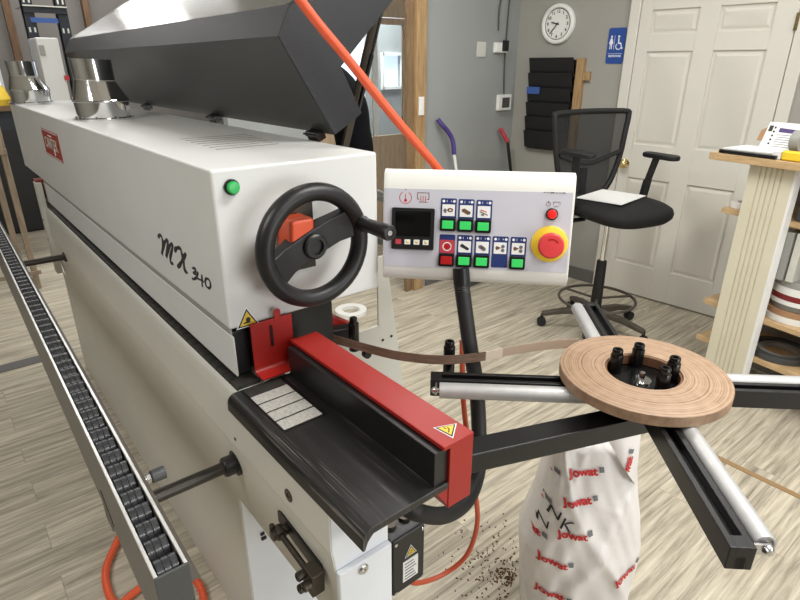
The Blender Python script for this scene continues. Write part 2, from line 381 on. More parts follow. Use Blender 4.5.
# glazed timber door beyond the post
w = MB(); w.box(2.72, 2.82, 4.29, 4.33, 0.02, 1.98); w.box(3.545, 3.6, 4.29, 4.33, 0.02, 1.98); w.box(2.82, 3.545, 4.29, 4.33, 1.93, 1.98); w.box(2.82, 3.545, 4.29, 4.33, 0.02, 1.0)
d2 = w.build('door_2', 'doorwood', bevel=0.003); structure(d2)
w = MB(); w.box(2.82, 3.545, 4.305, 4.312, 1.0, 1.93); w.build('glass_pane', 'glass', parent=d2)
w = MB(); w.box(3.20, 3.245, 4.29, 4.325, 1.0, 1.93); w.build('glazing_bar', 'whiteplastic', parent=d2)
# the room beyond the glazed door, with a bright window
w = MB(); w.box(2.2, 4.0, 5.2, 5.3, 0, 2.9); w.box(4.24, 5.2, 5.2, 5.3, 0, 2.9); w.box(4.0, 4.24, 5.2, 5.3, 0, 1.39); w.box(4.0, 4.24, 5.2, 5.3, 1.7, 2.9); structure(w.build('wall_beyond', 'wall'))
w = MB(); w.box(3.98, 4.26, 5.17, 5.2, 1.36, 1.39); w.box(3.98, 4.26, 5.17, 5.2, 1.7, 1.73); w.box(3.97, 4.0, 5.17, 5.2, 1.36, 1.73); w.box(4.24, 4.27, 5.17, 5.2, 1.36, 1.73)
win = structure(w.build('window_1', 'whiteplastic'))
w = MB(); w.box(4.0, 4.24, 5.24, 5.245, 1.39, 1.7); w.build('pane', 'daylight', parent=win)
w = MB(); w.box(3.35, 3.74, 5.17, 5.2, 1.2, 2.0); win = structure(w.build('window_2', 'whiteplastic'))
w = MB(); w.box(3.40, 3.69, 5.165, 5.17, 1.25, 1.95); w.build('pane', 'daylight', parent=win)
# white six panel door with casing
w = MB()
S0, S1 = 1.006, 1.905
w2 = MB(); wbox(w2, S1 + 0.004, S1 + 0.075, 0, 0.022, 0, 2.12); wbox(w2, S0 - 0.075, S0 - 0.004, 0, 0.022, 0, 2.12); wbox(w2, S0 - 0.075, S1 + 0.075, 0, 0.022, 2.05, 2.12)
structure(w2.build('trim_3', 'doorwhite', xf=WX, bevel=0.005))
stL, stM0, stM1, stR = 1.829, 1.534, 1.416, 1.122
zs = [(0.24, 0.865), (1.095, 1.685), (1.79, 1.93)]
# rails and stiles around sunk panels
wbox(w, S0, S1, 0.0, 0.004, 0.012, 2.04)
for a, b in ((stL, S1), (stM1, stM0), (S0, stR)): wbox(w, a, b, 0.004, 0.016, 0.012, 2.04)
zr = [0.012] + [q for p in zs for q in p] + [2.04]
for i in range(0, len(zr), 2):
    for a, b in ((stM0, stL), (stR, stM1)): wbox(w, a, b, 0.004, 0.016, zr[i], zr[i + 1])
for a, b in ((stM0, stL), (stR, stM1)):
    for z0, z1 in zs:
        i = 0.032
        o = [(-b + 0.012, -0.004, z0 + 0.012), (-a - 0.012, -0.004, z0 + 0.012), (-a - 0.012, -0.004, z1 - 0.012), (-b + 0.012, -0.004, z1 - 0.012)]
        n_ = [(-b + i, -0.012, z0 + i), (-a - i, -0.012, z0 + i), (-a - i, -0.012, z1 - i), (-b + i, -0.012, z1 - i)]
        w.ringloft([[V(p) for p in o], [V(p) for p in n_]])
door = structure(w.build('door_1', 'doorwhite', xf=WX, bevel=0.003))
b = MB(); c0 = WP(1.862, 0.956, 0.016)
b.lathe([(0.032, 0), (0.032, 0.006), (0.014, 0.012), (0.012, 0.03), (0.026, 0.04), (0.03, 0.055), (0.02, 0.068), (0.001, 0.07)], c0, -nn, 24)
b.build('door_knob', 'brass', parent=door, smooth=True)
for z in (0.25, 1.78):
    b = MB(); wbox(b, S0 - 0.012, S0 + 0.006, 0.016, 0.026, z, z + 0.09); b.build('hinge', 'brass', parent=door, xf=WX)
# brown strips let into the floor
w = MB(); w.box(2.362, 2.39, -1.4, 0.9, 0, 0.003); structure(w.build('trim_4', 'strip'))
w = MB(); w.box(-1.2, 0.36, 3.58, 3.68, 0, 0.003); structure(w.build('trim_8', 'basegrey'))

# ------------------------------------------------------------------ edge banding machine
mach = thing('edge_banding_machine', (0.58, 2.3, 0), 'long white and cream edge banding machine with black handwheel and open dark lid', 'woodworking machine')  # machine, console, conveyor, reel: coordinates from image pixels, scaled about the camera
b = MB(); b.box(0.404, 0.765, 1.155, 3.37, 0, 0.574)
base = b.build('base_cabinet', 'cream', mach, bevel=0.004)
b = MB(); b.box(0.408, 0.76, 1.151, 1.157, 0.02, 0.57); b.build('end_panel', 'enddaylit', base)
b = MB(); b.box(0.448, 0.459, 1.146, 1.151, 0.419, 0.427); b.box(0.449, 0.463, 1.146, 1.151, 0.402, 0.411); b.build('door_hinge', 'black', base)
# long housing under the table, its front folded
prof = [(0.392, 0.962), (0.387, 0.9612), (0.383, 0.959), (0.380, 0.9555), (0.378, 0.951), (0.376, 0.942), (0.374, 0.925), (0.374, 0.812), (0.3765, 0.799), (0.403, 0.574), (0.50, 0.574), (0.50, 0.962)]
b = MB(); b.prism(prof, (0, 0.65, 0), (1, 0, 0), (0, 0, 1), (0, 2.6, 0))
hous = b.build('table_housing', 'cream', mach)
b = MB(); b.prism([(0.405, 0.58), (0.380, 0.797), (0.377, 0.812), (0.378, 0.93), (0.384, 0.955), (0.498, 0.957), (0.498, 0.58)], (0, 0.649, 0), (1, 0, 0), (0, 0, 1), (0, 0.004, 0)); b.build('end_face', 'enddaylit', hous)
b = MB(); b.box(0.381, 0.499, 0.636, 0.649, 0.50, 0.769); cp = b.build('cover_plate', 'enddaylit', hous, bevel=0.003)
b = MB(); b.lathe([(0.011, 0), (0.011, 0.003), (0.008, 0.006), (0.004, 0.006), (0.004, 0.003), (0.0005, 0.003)], (0.431, 0.636, 0.752), (0, -1, 0), 20); b.build('screw', 'steel', cp, smooth=True)
b = MB(); b.lathe([(0.0135, 0), (0.0135, 0.003), (0.0045, 0.003), (0.0045, 0.001), (0.0005, 0.001)], (0.375, 0.794, 0.844), (-1, 0, 0), 24); b.build('socket_plug', 'blackoxide', hous, smooth=True)
b = MB(); b.cyl((0.375, 1.037, 0.835), (0.3725, 1.037, 0.835), 0.004); b.build('plug_dot', 'black', hous)
# adjuster: slot, threaded rod, collar and clamp block
b = MB(); b.prism([(y, z) for y, z in ((0.862, 0.755), (0.85, 0.76), (0.70, 0.742), (0.70, 0.715), (0.715, 0.712), (0.862, 0.728))], (0.386, 0, 0), (0, 1, 0), (0, 0, 1), (-0.0085, 0, 0)); b.build('adjuster_slot', 'black', hous)
b = MB(); b.cyl((0.362, 0.828, 0.733), (0.362, 0.71, 0.722), 0.0062); adj = b.build('adjuster_rod', 'blackoxide', hous, smooth=True)
b = MB(); b.cyl((0.386, 0.828, 0.733), (0.345, 0.828, 0.733), 0.0115); b.cyl((0.352, 0.838, 0.752), (0.352, 0.838, 0.722), 0.0055); b.cyl((0.362, 0.84, 0.735), (0.362, 0.816, 0.732), 0.0125); b.build('adjuster_collar', 'blackoxide', hous, bevel=0.002)
b = MB(); b.obox((0.366, 0.704, 0.715), (0.014, 0, 0), (0, 0.018, 0.002), (0, -0.002, 0.027)); b.build('clamp_block', 'blackoxide', hous, bevel=0.003)
for y, z in ((0.716, 0.725), (0.713, 0.697), (0.694, 0.718)):
    b = MB(); b.lathe([(0.009, 0), (0.009, 0.013), (0.007, 0.015), (0.004, 0.015), (0.004, 0.010), (0.0005, 0.010)], (0.352, y, z), (-1, 0, 0), 20); b.build('clamp_bolt', 'blackoxide', hous, smooth=True)
# far end bracket under the housing
b = MB(); b.box(0.36, 0.386, 3.2, 3.27, 0.62, 1.08); fb = b.build('end_bracket', 'plate', mach, bevel=0.002)
for z in (0.7, 0.8, 0.9): 
    b = MB(); b.cyl((0.36, 3.215, z), (0.355, 3.215, z), 0.006); b.build('bolt', 'steel', fb)
b = MB(); b.box(0.366, 0.40, 3.22, 3.30, 1.0, 1.09); b.build('limit_switch', 'maroon', mach, bevel=0.003)

# hood: upper cover and lower skirt with a seam between
b = MB(); b.box(0.396, 0.785, 1.045, 3.76, 1.091, 1.42)
hood = b.build('hood', 'white', mach, bevel=0.006)
b = MB(); b.box(0.396, 0.400, 1.035, 3.26, 0.985, 1.079); b.build('skirt', 'white', hood, bevel=0.003)
b = MB(); b.box(0.3975, 0.402, 1.05, 3.3, 1.076, 1.093); b.build('seam', 'groove', hood)
b = MB(); b.box(0.44, 0.655, 1.06, 3.25, 0.985, 1.09); b.build('dark_interior', 'black', mach)
b = MB(); b.box(0.4015, 0.44, 1.06, 1.12, 0.972, 1.08); b.build('inner_guide', 'blackplastic', mach, bevel=0.004)
b = MB(); b.box(0.50, 0.765, 1.3, 3.35, 0.574, 0.985); b.build('body_frame', 'plate', mach)
# feed chain seen in the slot, and the pads where it comes out at the table
b = MB()
for i in range(64):
    y = 1.02 + i * 0.0365
    b.box(0.386, 0.44, y, y + 0.034, 0.955, 0.971)
b.box(0.39, 0.44, 1.0, 3.3, 0.94, 0.958)
b.build('feed_chain', 'chain', mach)
pads = []
for i in range(5):
    y = 0.821 + i * 0.0368
    b = MB(); b.prism([(0.390, 0), (0.474, 0.0), (0.474, 0.0325), (0.390, 0.0325)], (0, y, 0.955), (1, 0, 0), (0, 1, 0), (0, 0, 0.0165)); b.build('track_pad', 'chain' if i == 4 else 'pad', mach, bevel=0.001)
# infeed table: folded black plate
tp = arc(0.376, 0.950, 0.020, 90, 180, 6)
poly = [(0.53, 0.97)] + tp + [(0.355, 0.934), (0.360, 0.932), (0.366, 0.947), (0.376, 0.957), (0.53, 0.957)]
b = MB(); b.prism(poly, (0, 0.523, 0), (1, 0, 0), (0, 0, 1), (0, 0.483, 0)); tab = b.build('infeed_table', 'table', mach, bevel=0.0015, smooth=True, angle=25)
b = MB(); b.box(0.385, 0.482, 0.814, 1.004, 0.9685, 0.9705); b.build('pad_recess', 'black', tab)
# fence: black guide bar bolted to a red channel
b = MB(); b.prism([(0.529, 0.916), (0.582, 0.916), (0.582, 1.046), (0.515, 1.046), (0.515, 1.038), (0.529, 1.038)], (0, 0.522, 0), (1, 0, 0), (0, 0, 1), (0, 0.49, 0)); fence = b.build('fence_channel', 'red', mach, bevel=0.0015)
b = MB(); b.prism([(0.506, 0.957), (0.53, 0.957), (0.53, 0.92)], (0, 0.524, 0), (1, 0, 0), (0, 0, 1), (0, 0.4, 0)); b.build('fence_foot', 'red', fence)
b = MB(); b.box(0.501, 0.529, 0.528, 1.0, 0.971, 1.037); b.build('guide_bar', 'guide', fence, bevel=0.001)
def triangle_sticker(parent, P, ex, ey, size, drawing):
    """warning triangle: white margin, black edge, yellow field, black sign"""
    ex, ey = V(ex).normalized(), V(ey).normalized(); ez = ex.cross(ey); P = V(P)
    tri = lambda s: [(-0.5 * s, -0.289 * s), (0.5 * s, -0.289 * s), (0, 0.577 * s)]
    b = MB(); b.prism(tri(size * 1.16), P, ex, ey, ez * 0.0005); st = b.build('warning_sticker', 'inkwhite', parent)
    b = MB(); b.prism(tri(size), P + ez * 0.0005, ex, ey, ez * 0.0004); b.build('sticker_border', 'inkblack', st)
    b = MB(); b.prism(tri(size * 0.78), P + ez * 0.0009, ex, ey, ez * 0.0004); b.build('sticker_field', 'stickyel', st)
    b = MB()
    if drawing == 'gear':
        gear = []
        for k in range(20):
            r = size * (0.13 if (k // 1) % 2 == 0 else 0.105); a = 2 * math.pi * k / 20; gear.append((r * math.cos(a) + size * 0.03, r * math.sin(a) + size * 0.03))
        b.prism(gear, P + ez * 0.0013, ex, ey, ez * 0.0003)
        b.prism([(-0.22 * size, -0.13 * size), (0.12 * size, -0.13 * size), (0.14 * size, -0.09 * size), (0.0, -0.04 * size), (-0.1 * size, -0.05 * size), (-0.22 * size, -0.09 * size)], P + ez * 0.0013, ex, ey, ez * 0.0003)
    else:
        b.prism([(-0.24 * size, -0.10 * size), (0.02 * size, -0.10 * size), (0.16 * size, 0.02 * size), (0.13 * size, 0.06 * size), (0.0, -0.04 * size), (-0.24 * size, -0.05 * size)], P + ez * 0.0013, ex, ey, ez * 0.0003)
        b.prism([(0.02 * size, 0.06 * size), (0.1 * size, 0.2 * size), (0.05 * size, 0.22 * size), (-0.03 * size, 0.08 * size)], P + ez * 0.0013, ex, ey, ez * 0.0003)
    b.build('sticker_sign', 'inkblack', st)
# sticker lies on the fence's red top; its point is towards the far end
triangle_sticker(fence, (0.552, 0.553, 1.0462), (0.79, 0.61, 0), (-0.61, 0.79, 0), 0.036, 'cut')
# red guard plate with slot and curled lower lip
gp = [(0.0, 1.098), (0.0, 0.994)] + [(-0.009 + 0.009 * math.cos(math.radians(a)), 0.994 + 0.009 * math.sin(math.radians(a))) for a in range(0, -86, -17)] + [(-0.036, 0.984)]
def strip_solid(pts, t):
    a, bk = [], []
    for i, p in enumerate(pts):
        q0 = pts[max(i - 1, 0)]; q1 = pts[min(i + 1, len(pts) - 1)]
        dx, dy = q1[0] - q0[0], q1[1] - q0[1]; l = math.hypot(dx, dy)
        a.append(p); bk.append((p[0] - dy / l * t, p[1] + dx / l * t))
    return a + list(reversed(bk))
b = MB(); b.prism(strip_solid(gp, 0.003), (0.434, 1.028, 0), (0, 1, 0), (0, 0, 1), (0.097, 0, 0))
b.prism(arc(0.497, 1.112, 0.0075, 0, 180, 8) + [(0.4895, 1.09), (0.5045, 1.09)], (0, 1.027, 0), (1, 0, 0), (0, 0, 1), (0, 0.003, 0))
guard = b.build('guard_plate', 'red', mach)
b = MB(); b.prism(rrect(0.005, 0.05, 0.0024), (0.479, 1.0235, 1.062), (1, 0, 0), (0, 0, 1), (0, 0.001, 0)); b.build('guard_slot', 'black', guard)
triangle_sticker(mach, (0.436, 1.0445, 1.104), (1, 0, 0), (0, 0, 1), 0.046, 'gear')
# green lamp
b = MB(); b.lathe([(0.0155, 0), (0.0155, 0.004), (0.0125, 0.007), (0.0125, 0.004)], (0.434, 1.044, 1.385), (0, -1, 0), 28); gl = b.build('indicator_lamp', 'black', mach, smooth=True)
b = MB(); b.lathe([(0.0122, 0.003), (0.0122, 0.012), (0.010, 0.0145), (0.0005, 0.015)], (0.434, 1.044, 1.385), (0, -1, 0), 28); b.build('lamp_lens', 'greenlamp', gl, smooth=True)
# main switch behind the wheel
b = MB(); b.box(0.545, 0.605, 1.036, 1.0445, 1.19, 1.345); sw = b.build('main_switch', 'blackoxide', mach, bevel=0.001)
b = MB(); b.obox((0.545, 1.008, 1.278), (0.027, 0, 0), (0, 0.03, 0), (0.003, 0, 0.038)); b.build('switch_cover', 'orangered', sw, bevel=0.008, seg=3)
# handwheel
hw = MB(); WC = V((0.567, 0.972, 1.258))
prof = [(0.1115 + 0.0185 * math.cos(a), 0.02 * math.sin(a)) for a in [2 * math.pi * k / 14 for k in range(14)]]
hw.lathe(prof, WC, (0, -1, 0), 64, close=True)
wheel = hw.build('handwheel', 'blackplastic', mach, smooth=True, angle=80)
sd = V((0.925, 0, 0.38)).normalized(); SCN = WC + V((0, 0.02, 0)); sp = V((-sd.z, 0, sd.x))
b = MB()
rings = []
for t, wd in ((-0.108, 0.036), (-0.06, 0.033), (-0.028, 0.0325), (0.0, 0.0325), (0.028, 0.0325), (0.06, 0.033), (0.108, 0.036)):
    dep = 0.012 + 0.006 * (abs(t) < 0.04)
    c = SCN + sd * t + sp * (0.004 - 0.6 * t * t) + V((0, -1.6 * t * t, 0))
    rings.append([c + sp * wd + V((0, dep, 0)), c - sp * wd + V((0, dep, 0)), c - sp * wd * 0.86 - V((0, dep, 0)), c + sp * wd * 0.86 - V((0, dep, 0))])
b.ringloft(rings); b.build('spoke', 'blackplastic', wheel, bevel=0.003)
b = MB(); b.lathe([(0.0265, 0.0), (0.0265, 0.026), (0.023, 0.029), (0.0165, 0.029), (0.0165, 0.022), (0.0005, 0.022)], SCN, (0, -1, 0), 32); b.cyl(SCN, (WC.x, 1.045, WC.z), 0.02); b.build('hub', 'blackplastic', wheel, smooth=True)
hp = V((0.676, 0.965, 1.291))
b = MB(); b.lathe([(0.017, 0.0), (0.0175, 0.012), (0.0145, 0.02), (0.0150, 0.06), (0.0165, 0.098), (0.0165, 0.108), (0.0145, 0.113), (0.0075, 0.1135), (0.0065, 0.109), (0.0005, 0.109)], hp, V((-0.05, -1, 0.02)), 28)
hd = b.build('crank_handle', 'blackplastic', wheel, smooth=True, angle=40)
b = MB(); b.cyl(hp + V((-0.05, -1, 0.02)).normalized() * 0.107, hp + V((-0.05, -1, 0.02)).normalized() * 0.112, 0.0055); b.build('handle_screw', 'steel', hd)
# writing on the hood
fx, fz = V((0, -1, 0)), V((0, 0, 1))
def brush(strokes, name, pen):
    """hand-lettered strokes lying on the hood's long side, (y, z) points"""
    b = MB()
    for st_ in strokes:
        P = smooth_path([(0, y / 1.7, z) for y, z in st_], 6)
        b.tube(P, [pen * (0.75 + 0.35 * abs(math.sin(k * 0.35))) for k in range(len(P))], 8)
    bmesh.ops.scale(b.bm, vec=(0.06, 1.7, 1), verts=b.bm.verts)
    bmesh.ops.translate(b.bm, vec=(0.3958, 0, 0), verts=b.bm.verts)
    return b.build(name, 'inkblack', mach)
brush([[(1.4419, 1.1991), (1.4418, 1.2054), (1.4264, 1.2119), (1.4159, 1.2067), (1.4155, 1.1931), (1.4399, 1.1576)], [(1.4325, 1.1665), (1.4001, 1.1984), (1.3748, 1.211), (1.3797, 1.1965), (1.406, 1.1592)], [(1.4019, 1.1637), (1.3675, 1.196), (1.3432, 1.2084), (1.345, 1.1981), (1.3729, 1.1676), (1.3757, 1.1531), (1.3572, 1.1563)]], 'letter_m', 0.0046)
brush([[(1.3304, 1.1917), (1.3183, 1.2029), (1.2927, 1.2107), (1.282, 1.2053), (1.2772, 1.1855), (1.278, 1.1625), (1.2716, 1.1571), (1.265, 1.1628)], [(1.2511, 1.2082), (1.2757, 1.1892), (1.3072, 1.1662), (1.3287, 1.1537)]], 'letter_x', 0.005)
brush([[(1.2234, 1.18), (1.2033, 1.1845), (1.2032, 1.1783), (1.2213, 1.1685), (1.204, 1.1717), (1.2029, 1.1642), (1.2274, 1.1523), (1.2348, 1.1544)], [(1.188, 1.181), (1.1945, 1.173), (1.2005, 1.164), (1.183, 1.1645), (1.160, 1.1665)], [(1.166, 1.181), (1.170, 1.168), (1.1745, 1.150)], [(1.1206, 1.1723), (1.124, 1.1653), (1.132, 1.1598), (1.1417, 1.158), (1.1493, 1.1606), (1.1518, 1.1668), (1.1483, 1.174), (1.1401, 1.1794), (1.1305, 1.181), (1.1231, 1.1783), (1.1206, 1.1723)]], 'model_number', 0.003)
# slots in the top of the hood
b = MB()
for k in range(7):
    y = 1.56 - 0.042 * k; b.box(0.525 - 0.001 * k, 0.715 - 0.006 * k, y, y + 0.009, 1.4198, 1.4206)
b.build('vent_slots', 'groove', hood)
b = MB(); b.prism(rrect(0.345, 0.108, 0.003), (0.396, 2.72, 1.304), fx, fz, (-0.002, 0, 0)); pl = b.build('name_plaque', 'logored', mach)
lettering('CANTEK', 0.062, (0.3938, 2.72, 1.304), fx, fz, 'plate', pl, bold=0.001, sx=1.1)
b = MB(); b.box(0.3934, 0.3942, 2.55, 2.89, 1.352, 1.3545); b.box(0.3934, 0.3942, 2.55, 2.89, 1.2535, 1.256); b.box(0.3934, 0.3942, 2.68, 2.76, 1.335, 1.34); b.box(0.3934, 0.3942, 2.665, 2.685, 1.265, 1.29); b.build('plaque_border', 'inkwhite', pl)
# galvanised dust ports
def dust_port(x, y, tilt):
    z = 1.42
    b = MB()
    b.lathe([(0.102, 0.0), (0.102, 0.006), (0.087, 0.007), (0.091, 0.06), (0.094, 0.062), (0.094, 0.066), (0.092, 0.068)], (x, y, z), (0, 0, 1), 48)
    port = b.build('dust_port', 'galv', mach, smooth=True, angle=30)
    # middle and upper gores lean to one side
    ax = V(tilt)
    def rr(c, r, nrm, n=48):
        nrm = V(nrm).normalized(); u = V((1, 0, 0)); u = (u - nrm * u.dot(nrm)).normalized(); w_ = nrm.cross(u)
        return [V(c) + (u * math.cos(2 * math.pi * k / n) + w_ * math.sin(2 * math.pi * k / n)) * r for k in range(n)]
    c1 = V((x, y, z + 0.066)); c2 = c1 + V((0, 0, 0.066)) + ax * 0.010; c3 = c2 + V((0, 0, 0.070)) + ax * 0.003
    b = MB(); b.ringloft([rr(c1, 0.092, (0, 0, 1)), rr(c1 + V((0, 0, 0.004)), 0.0905, (0, 0, 1)), rr(c2, 0.0665, V((0, 0, 1)) - ax * 0.06), rr(c2 + V((0, 0, 0.003)), 0.0685, V((0, 0, 1)) - ax * 0.06)]); b.build('middle_gore', 'galv', port, smooth=True, angle=30)
    b = MB(); b.ringloft([rr(c2, 0.067, V((0, 0, 1)) - ax * 0.06), rr(c3, 0.0675, V((0, 0, 1)) - ax * 0.05), rr(c3, 0.0655, V((0, 0, 1)) - ax * 0.05), rr(c2 + V((0, 0, 0.01)), 0.065, V((0, 0, 1)) - ax * 0.06)]); b.build('upper_gore', 'galv', port, smooth=True, angle=30)
    for k in range(8):
        a = 2 * math.pi * (k + 0.3) / 8
        b = MB(); b.cyl((x + 0.096 * math.cos(a), y + 0.096 * math.sin(a), z + 0.006), (x + 0.096 * math.cos(a), y + 0.096 * math.sin(a), z + 0.010), 0.005, n=8); b.build('flange_screw', 'steel', port)
dust_port(0.53, 2.36, (-0.8, 0.5, 0))
dust_port(0.482, 3.62, (-0.8, 0.5, 0))
# opened lid
LP = [(0.807, 1.438), (0.668, 1.661), (0.703, 1.727), (1.05, 1.935), (1.14, 1.886), (0.833, 1.597), (0.892, 1.487), (0.86, 1.466)]
b = MB(); b.prism(LP, (0, 1.25, 0), (1, 0, 0), (0, 0, 1), (0, 0.004, 0)); lid = b.build('lid', 'lidtex', mach, bevel=0.0015)
b = MB(); b.prism(LP, (0, 3.546, 0), (1, 0, 0), (0, 0, 1), (0, 0.004, 0)); b.build('lid_far_end', 'lidtex', lid)
def lidstrip(a, c, t, name, m, y0=1.254, y1=3.546):
    d = V((c[0] - a[0], c[1] - a[1])).normalized(); nx, nz = -d.y, d.x
    b = MB(); b.prism([a, c, (c[0] - nx * t, c[1] - nz * t), (a[0] - nx * t, a[1] - nz * t)], (0, y0, 0), (1, 0, 0), (0, 0, 1), (0, y1 - y0, 0)); return b.build(name, m, lid)
lidstrip((0.668, 1.661), (0.807, 1.438), -0.003, 'lid_panel', 'lid')
lidstrip((0.703, 1.727), (0.668, 1.661), -0.003, 'lid_lip', 'lidtex')
lidstrip((1.05, 1.935), (0.703, 1.727), -0.004, 'lid_window', 'acrylic', 1.262, 3.54)
b = MB(); b.prism([(0.703, 1.728), (1.05, 1.936), (1.05, 1.932), (0.703, 1.724)], (0, 1.25, 0), (1, 0, 0), (0, 0, 1), (0, 0.018, 0)); b.build('window_edge', 'black', lid)
for y in (1.33, 2.0, 2.75, 3.3):
    b = MB(); b.obox((0.80, y, 1.432), (0.012, 0, 0.006), (0, 0.026, 0), (-0.004, 0, 0.012)); b.cyl((0.79, y - 0.03, 1.434), (0.79, y + 0.03, 1.434), 0.0075); hg = b.build('lid_hinge', 'blackgloss', lid, bevel=0.002)
    b = MB(); b.cyl((0.782, y + 0.031, 1.434), (0.782, y + 0.033, 1.434), 0.003); b.build('hinge_screw', 'steel', hg)
b = MB(); b.bar((1.0, 1.5, 1.36), (1.13, 1.5, 1.74), 0.022, 0.012, (0, 1, 0)); b.build('lid_stay', 'blackoxide', lid)
b = MB(); b.cyl((1.035, 1.47, 1.47), (1.09, 1.47, 1.63), 0.007); b.cyl((1.09, 1.47, 1.63), (1.135, 1.47, 1.76), 0.0045); b.build('gas_strut', 'blackgloss', lid)
# bracket plate behind the wheel end, with a rectangular opening
b = MB(); y = 1.17
b.prism([(0.70, 1.03), (0.70, 0.60), (0.982, 0.60), (0.965, 0.70), (0.916, 1.05), (0.90, 1.12), (0.875, 1.12), (0.875, 1.03), (0.875, 0.915), (0.715, 0.915), (0.715, 1.03)], (0, y, 0), (1, 0, 0), (0, 0, 1), (0, 0.006, 0))
br = b.build('bracket_plate', 'plate', mach, bevel=0.0015)
b = MB(); b.cyl((0.888, 1.169, 0.866), (0.888, 1.1675, 0.866), 0.004); b.cyl((0.92, 1.169, 0.869), (0.92, 1.1675, 0.869), 0.004); b.build('plate_hole', 'black', br)
# tape guides beside the fence
b = MB(); b.obox((0.70, 1.10, 1.0), (0.045, -0.012, -0.03), (0.004, 0.012, 0), (0, 0, 0.014)); gb = b.build('tape_guide', 'red', mach, bevel=0.002)
b = MB(); b.lathe([(0.013, -0.055), (0.013, 0.018), (0.0095, 0.019), (0.0095, 0.032), (0.007, 0.034), (0.0005, 0.034)], (0.705, 1.045, 1.0), n=20); b.build('guide_pin', 'blackgloss', gb, smooth=True)
b = MB(); b.obox((0.66, 1.08, 0.985), (0.05, -0.02, 0), (0.006, 0.015, 0), (0, 0, 0.02)); b.cyl((0.705, 1.0, 0.955), (0.705, 0.985, 0.955), 0.011); b.build('guide_block', 'black', gb, bevel=0.002)
# motor connection box hanging at the end of the machine
b = MB(); b.box(0.566, 0.668, 0.73, 0.80, 0.485, 0.652); mb = b.build('junction_box', 'blackplastic', mach, bevel=0.006)
b = MB(); b.box(0.572, 0.663, 0.725, 0.731, 0.49, 0.648); b.build('box_lid', 'blackplastic', mb, bevel=0.004)
b = MB(); b.box(0.599, 0.643, 0.7235, 0.7255, 0.515, 0.575); b.build('box_label', 'paper', mb)
b = MB()
for k in range(6): b.box(0.604, 0.637 - 0.004 * (k % 3), 0.7230, 0.7236, 0.520 + 0.009 * k, 0.523 + 0.009 * k)
b.build('label_lines', 'inkgrey', mb)
triangle_sticker(mb, (0.622, 0.7248, 0.594), (1, 0, 0), (0, 0, 1), 0.03, 'cut')
for x, z in ((0.579, 0.497), (0.656, 0.497), (0.579, 0.64), (0.656, 0.64)):
    b = MB(); b.cyl((x, 0.7255, z), (x, 0.722, z), 0.004, n=10); b.build('box_screw', 'steel', mb)
b = MB(); b.box(0.52, 0.65, 0.80, 1.2, 0.56, 0.68); b.build('motor_body', 'blackplastic', mach, bevel=0.01)
for x in (0.595, 0.636):
    b = MB(); b.cyl((x, 0.765, 0.652), (x, 0.765, 0.66), 0.013); b.build('cable_gland', 'blackoxide', mb)

# ------------------------------------------------------------------ control console
CC = V((0.937, 0.873, 1.253)); cn = V((-0.72, -0.675, 0.163)).normalized(); cr_ = V((0.684, -0.73, 0)).normalized(); cu_ = cn.cross(cr_)
def K(u, v, o=0.0): return CC + cr_ * u + cu_ * v + cn * o
con = thing('control_console', CC - cn * 0.08, 'white tilted operator console with green push buttons and red emergency stop', 'control panel')
pr = [(-0.06, 0.13 - 0.02)] + [(-0.025 + 0.025 * math.sin(math.radians(a)), 0.105 + 0.025 * math.cos(math.radians(a))) for a in range(0, 61, 12)] + [(0.0, 0.088), (0.0, -0.098)] + [(-0.025 + 0.025 * math.sin(math.radians(a)), -0.105 - 0.025 * math.cos(math.radians(a))) for a in range(60, -1, -12)] + [(-0.06, -0.11)]
b = MB(); b.prism(pr, K(-0.2165, 0), cn, cu_, cr_ * 0.433); b.build('console_housing', 'console', con, bevel=0.002, smooth=True, angle=40)
b = MB(); b.prism([(-0.2135, 0.0855), (0.2115, 0.0865), (0.2115, -0.0945), (-0.2135, -0.0965)], K(0, 0, 0.0), cr_, cu_, cn * 0.001); fas = b.build('fascia', 'fascia', con)
# temperature display
b = MB(); b.prism(rrect(0.1, 0.0965, 0.003), K(-0.1453, -0.006, 0.001), cr_, cu_, cn * 0.006); dsp = b.build('temperature_display', 'blackplastic', con, bevel=0.001)
b = MB(); b.prism(rrect(0.082, 0.058, 0.002), K(-0.1453, 0.006, 0.007), cr_, cu_, cn * 0.0004); b.build('display_screen', 'screen', dsp)
for i, m_ in enumerate(('redcard', 'paper', 'paper', 'paper')):
    b = MB(); b.prism(rrect(0.0135, 0.0115, 0.001), K(-0.1785 + 0.0215 * i, -0.0365, 0.007), cr_, cu_, cn * 0.001); kb = b.build('display_key', m_, dsp)
    if i:
        b = MB(); b.prism([(-0.003, -0.003), (0.004, -0.003), (-0.003, 0.004)] if i != 2 else [(-0.004, 0.002), (0.004, 0.002), (0, -0.004)], K(-0.1785 + 0.0215 * i, -0.0365, 0.008), cr_, cu_, cn * 0.0003); b.build('key_mark', 'stickyel', dsp)
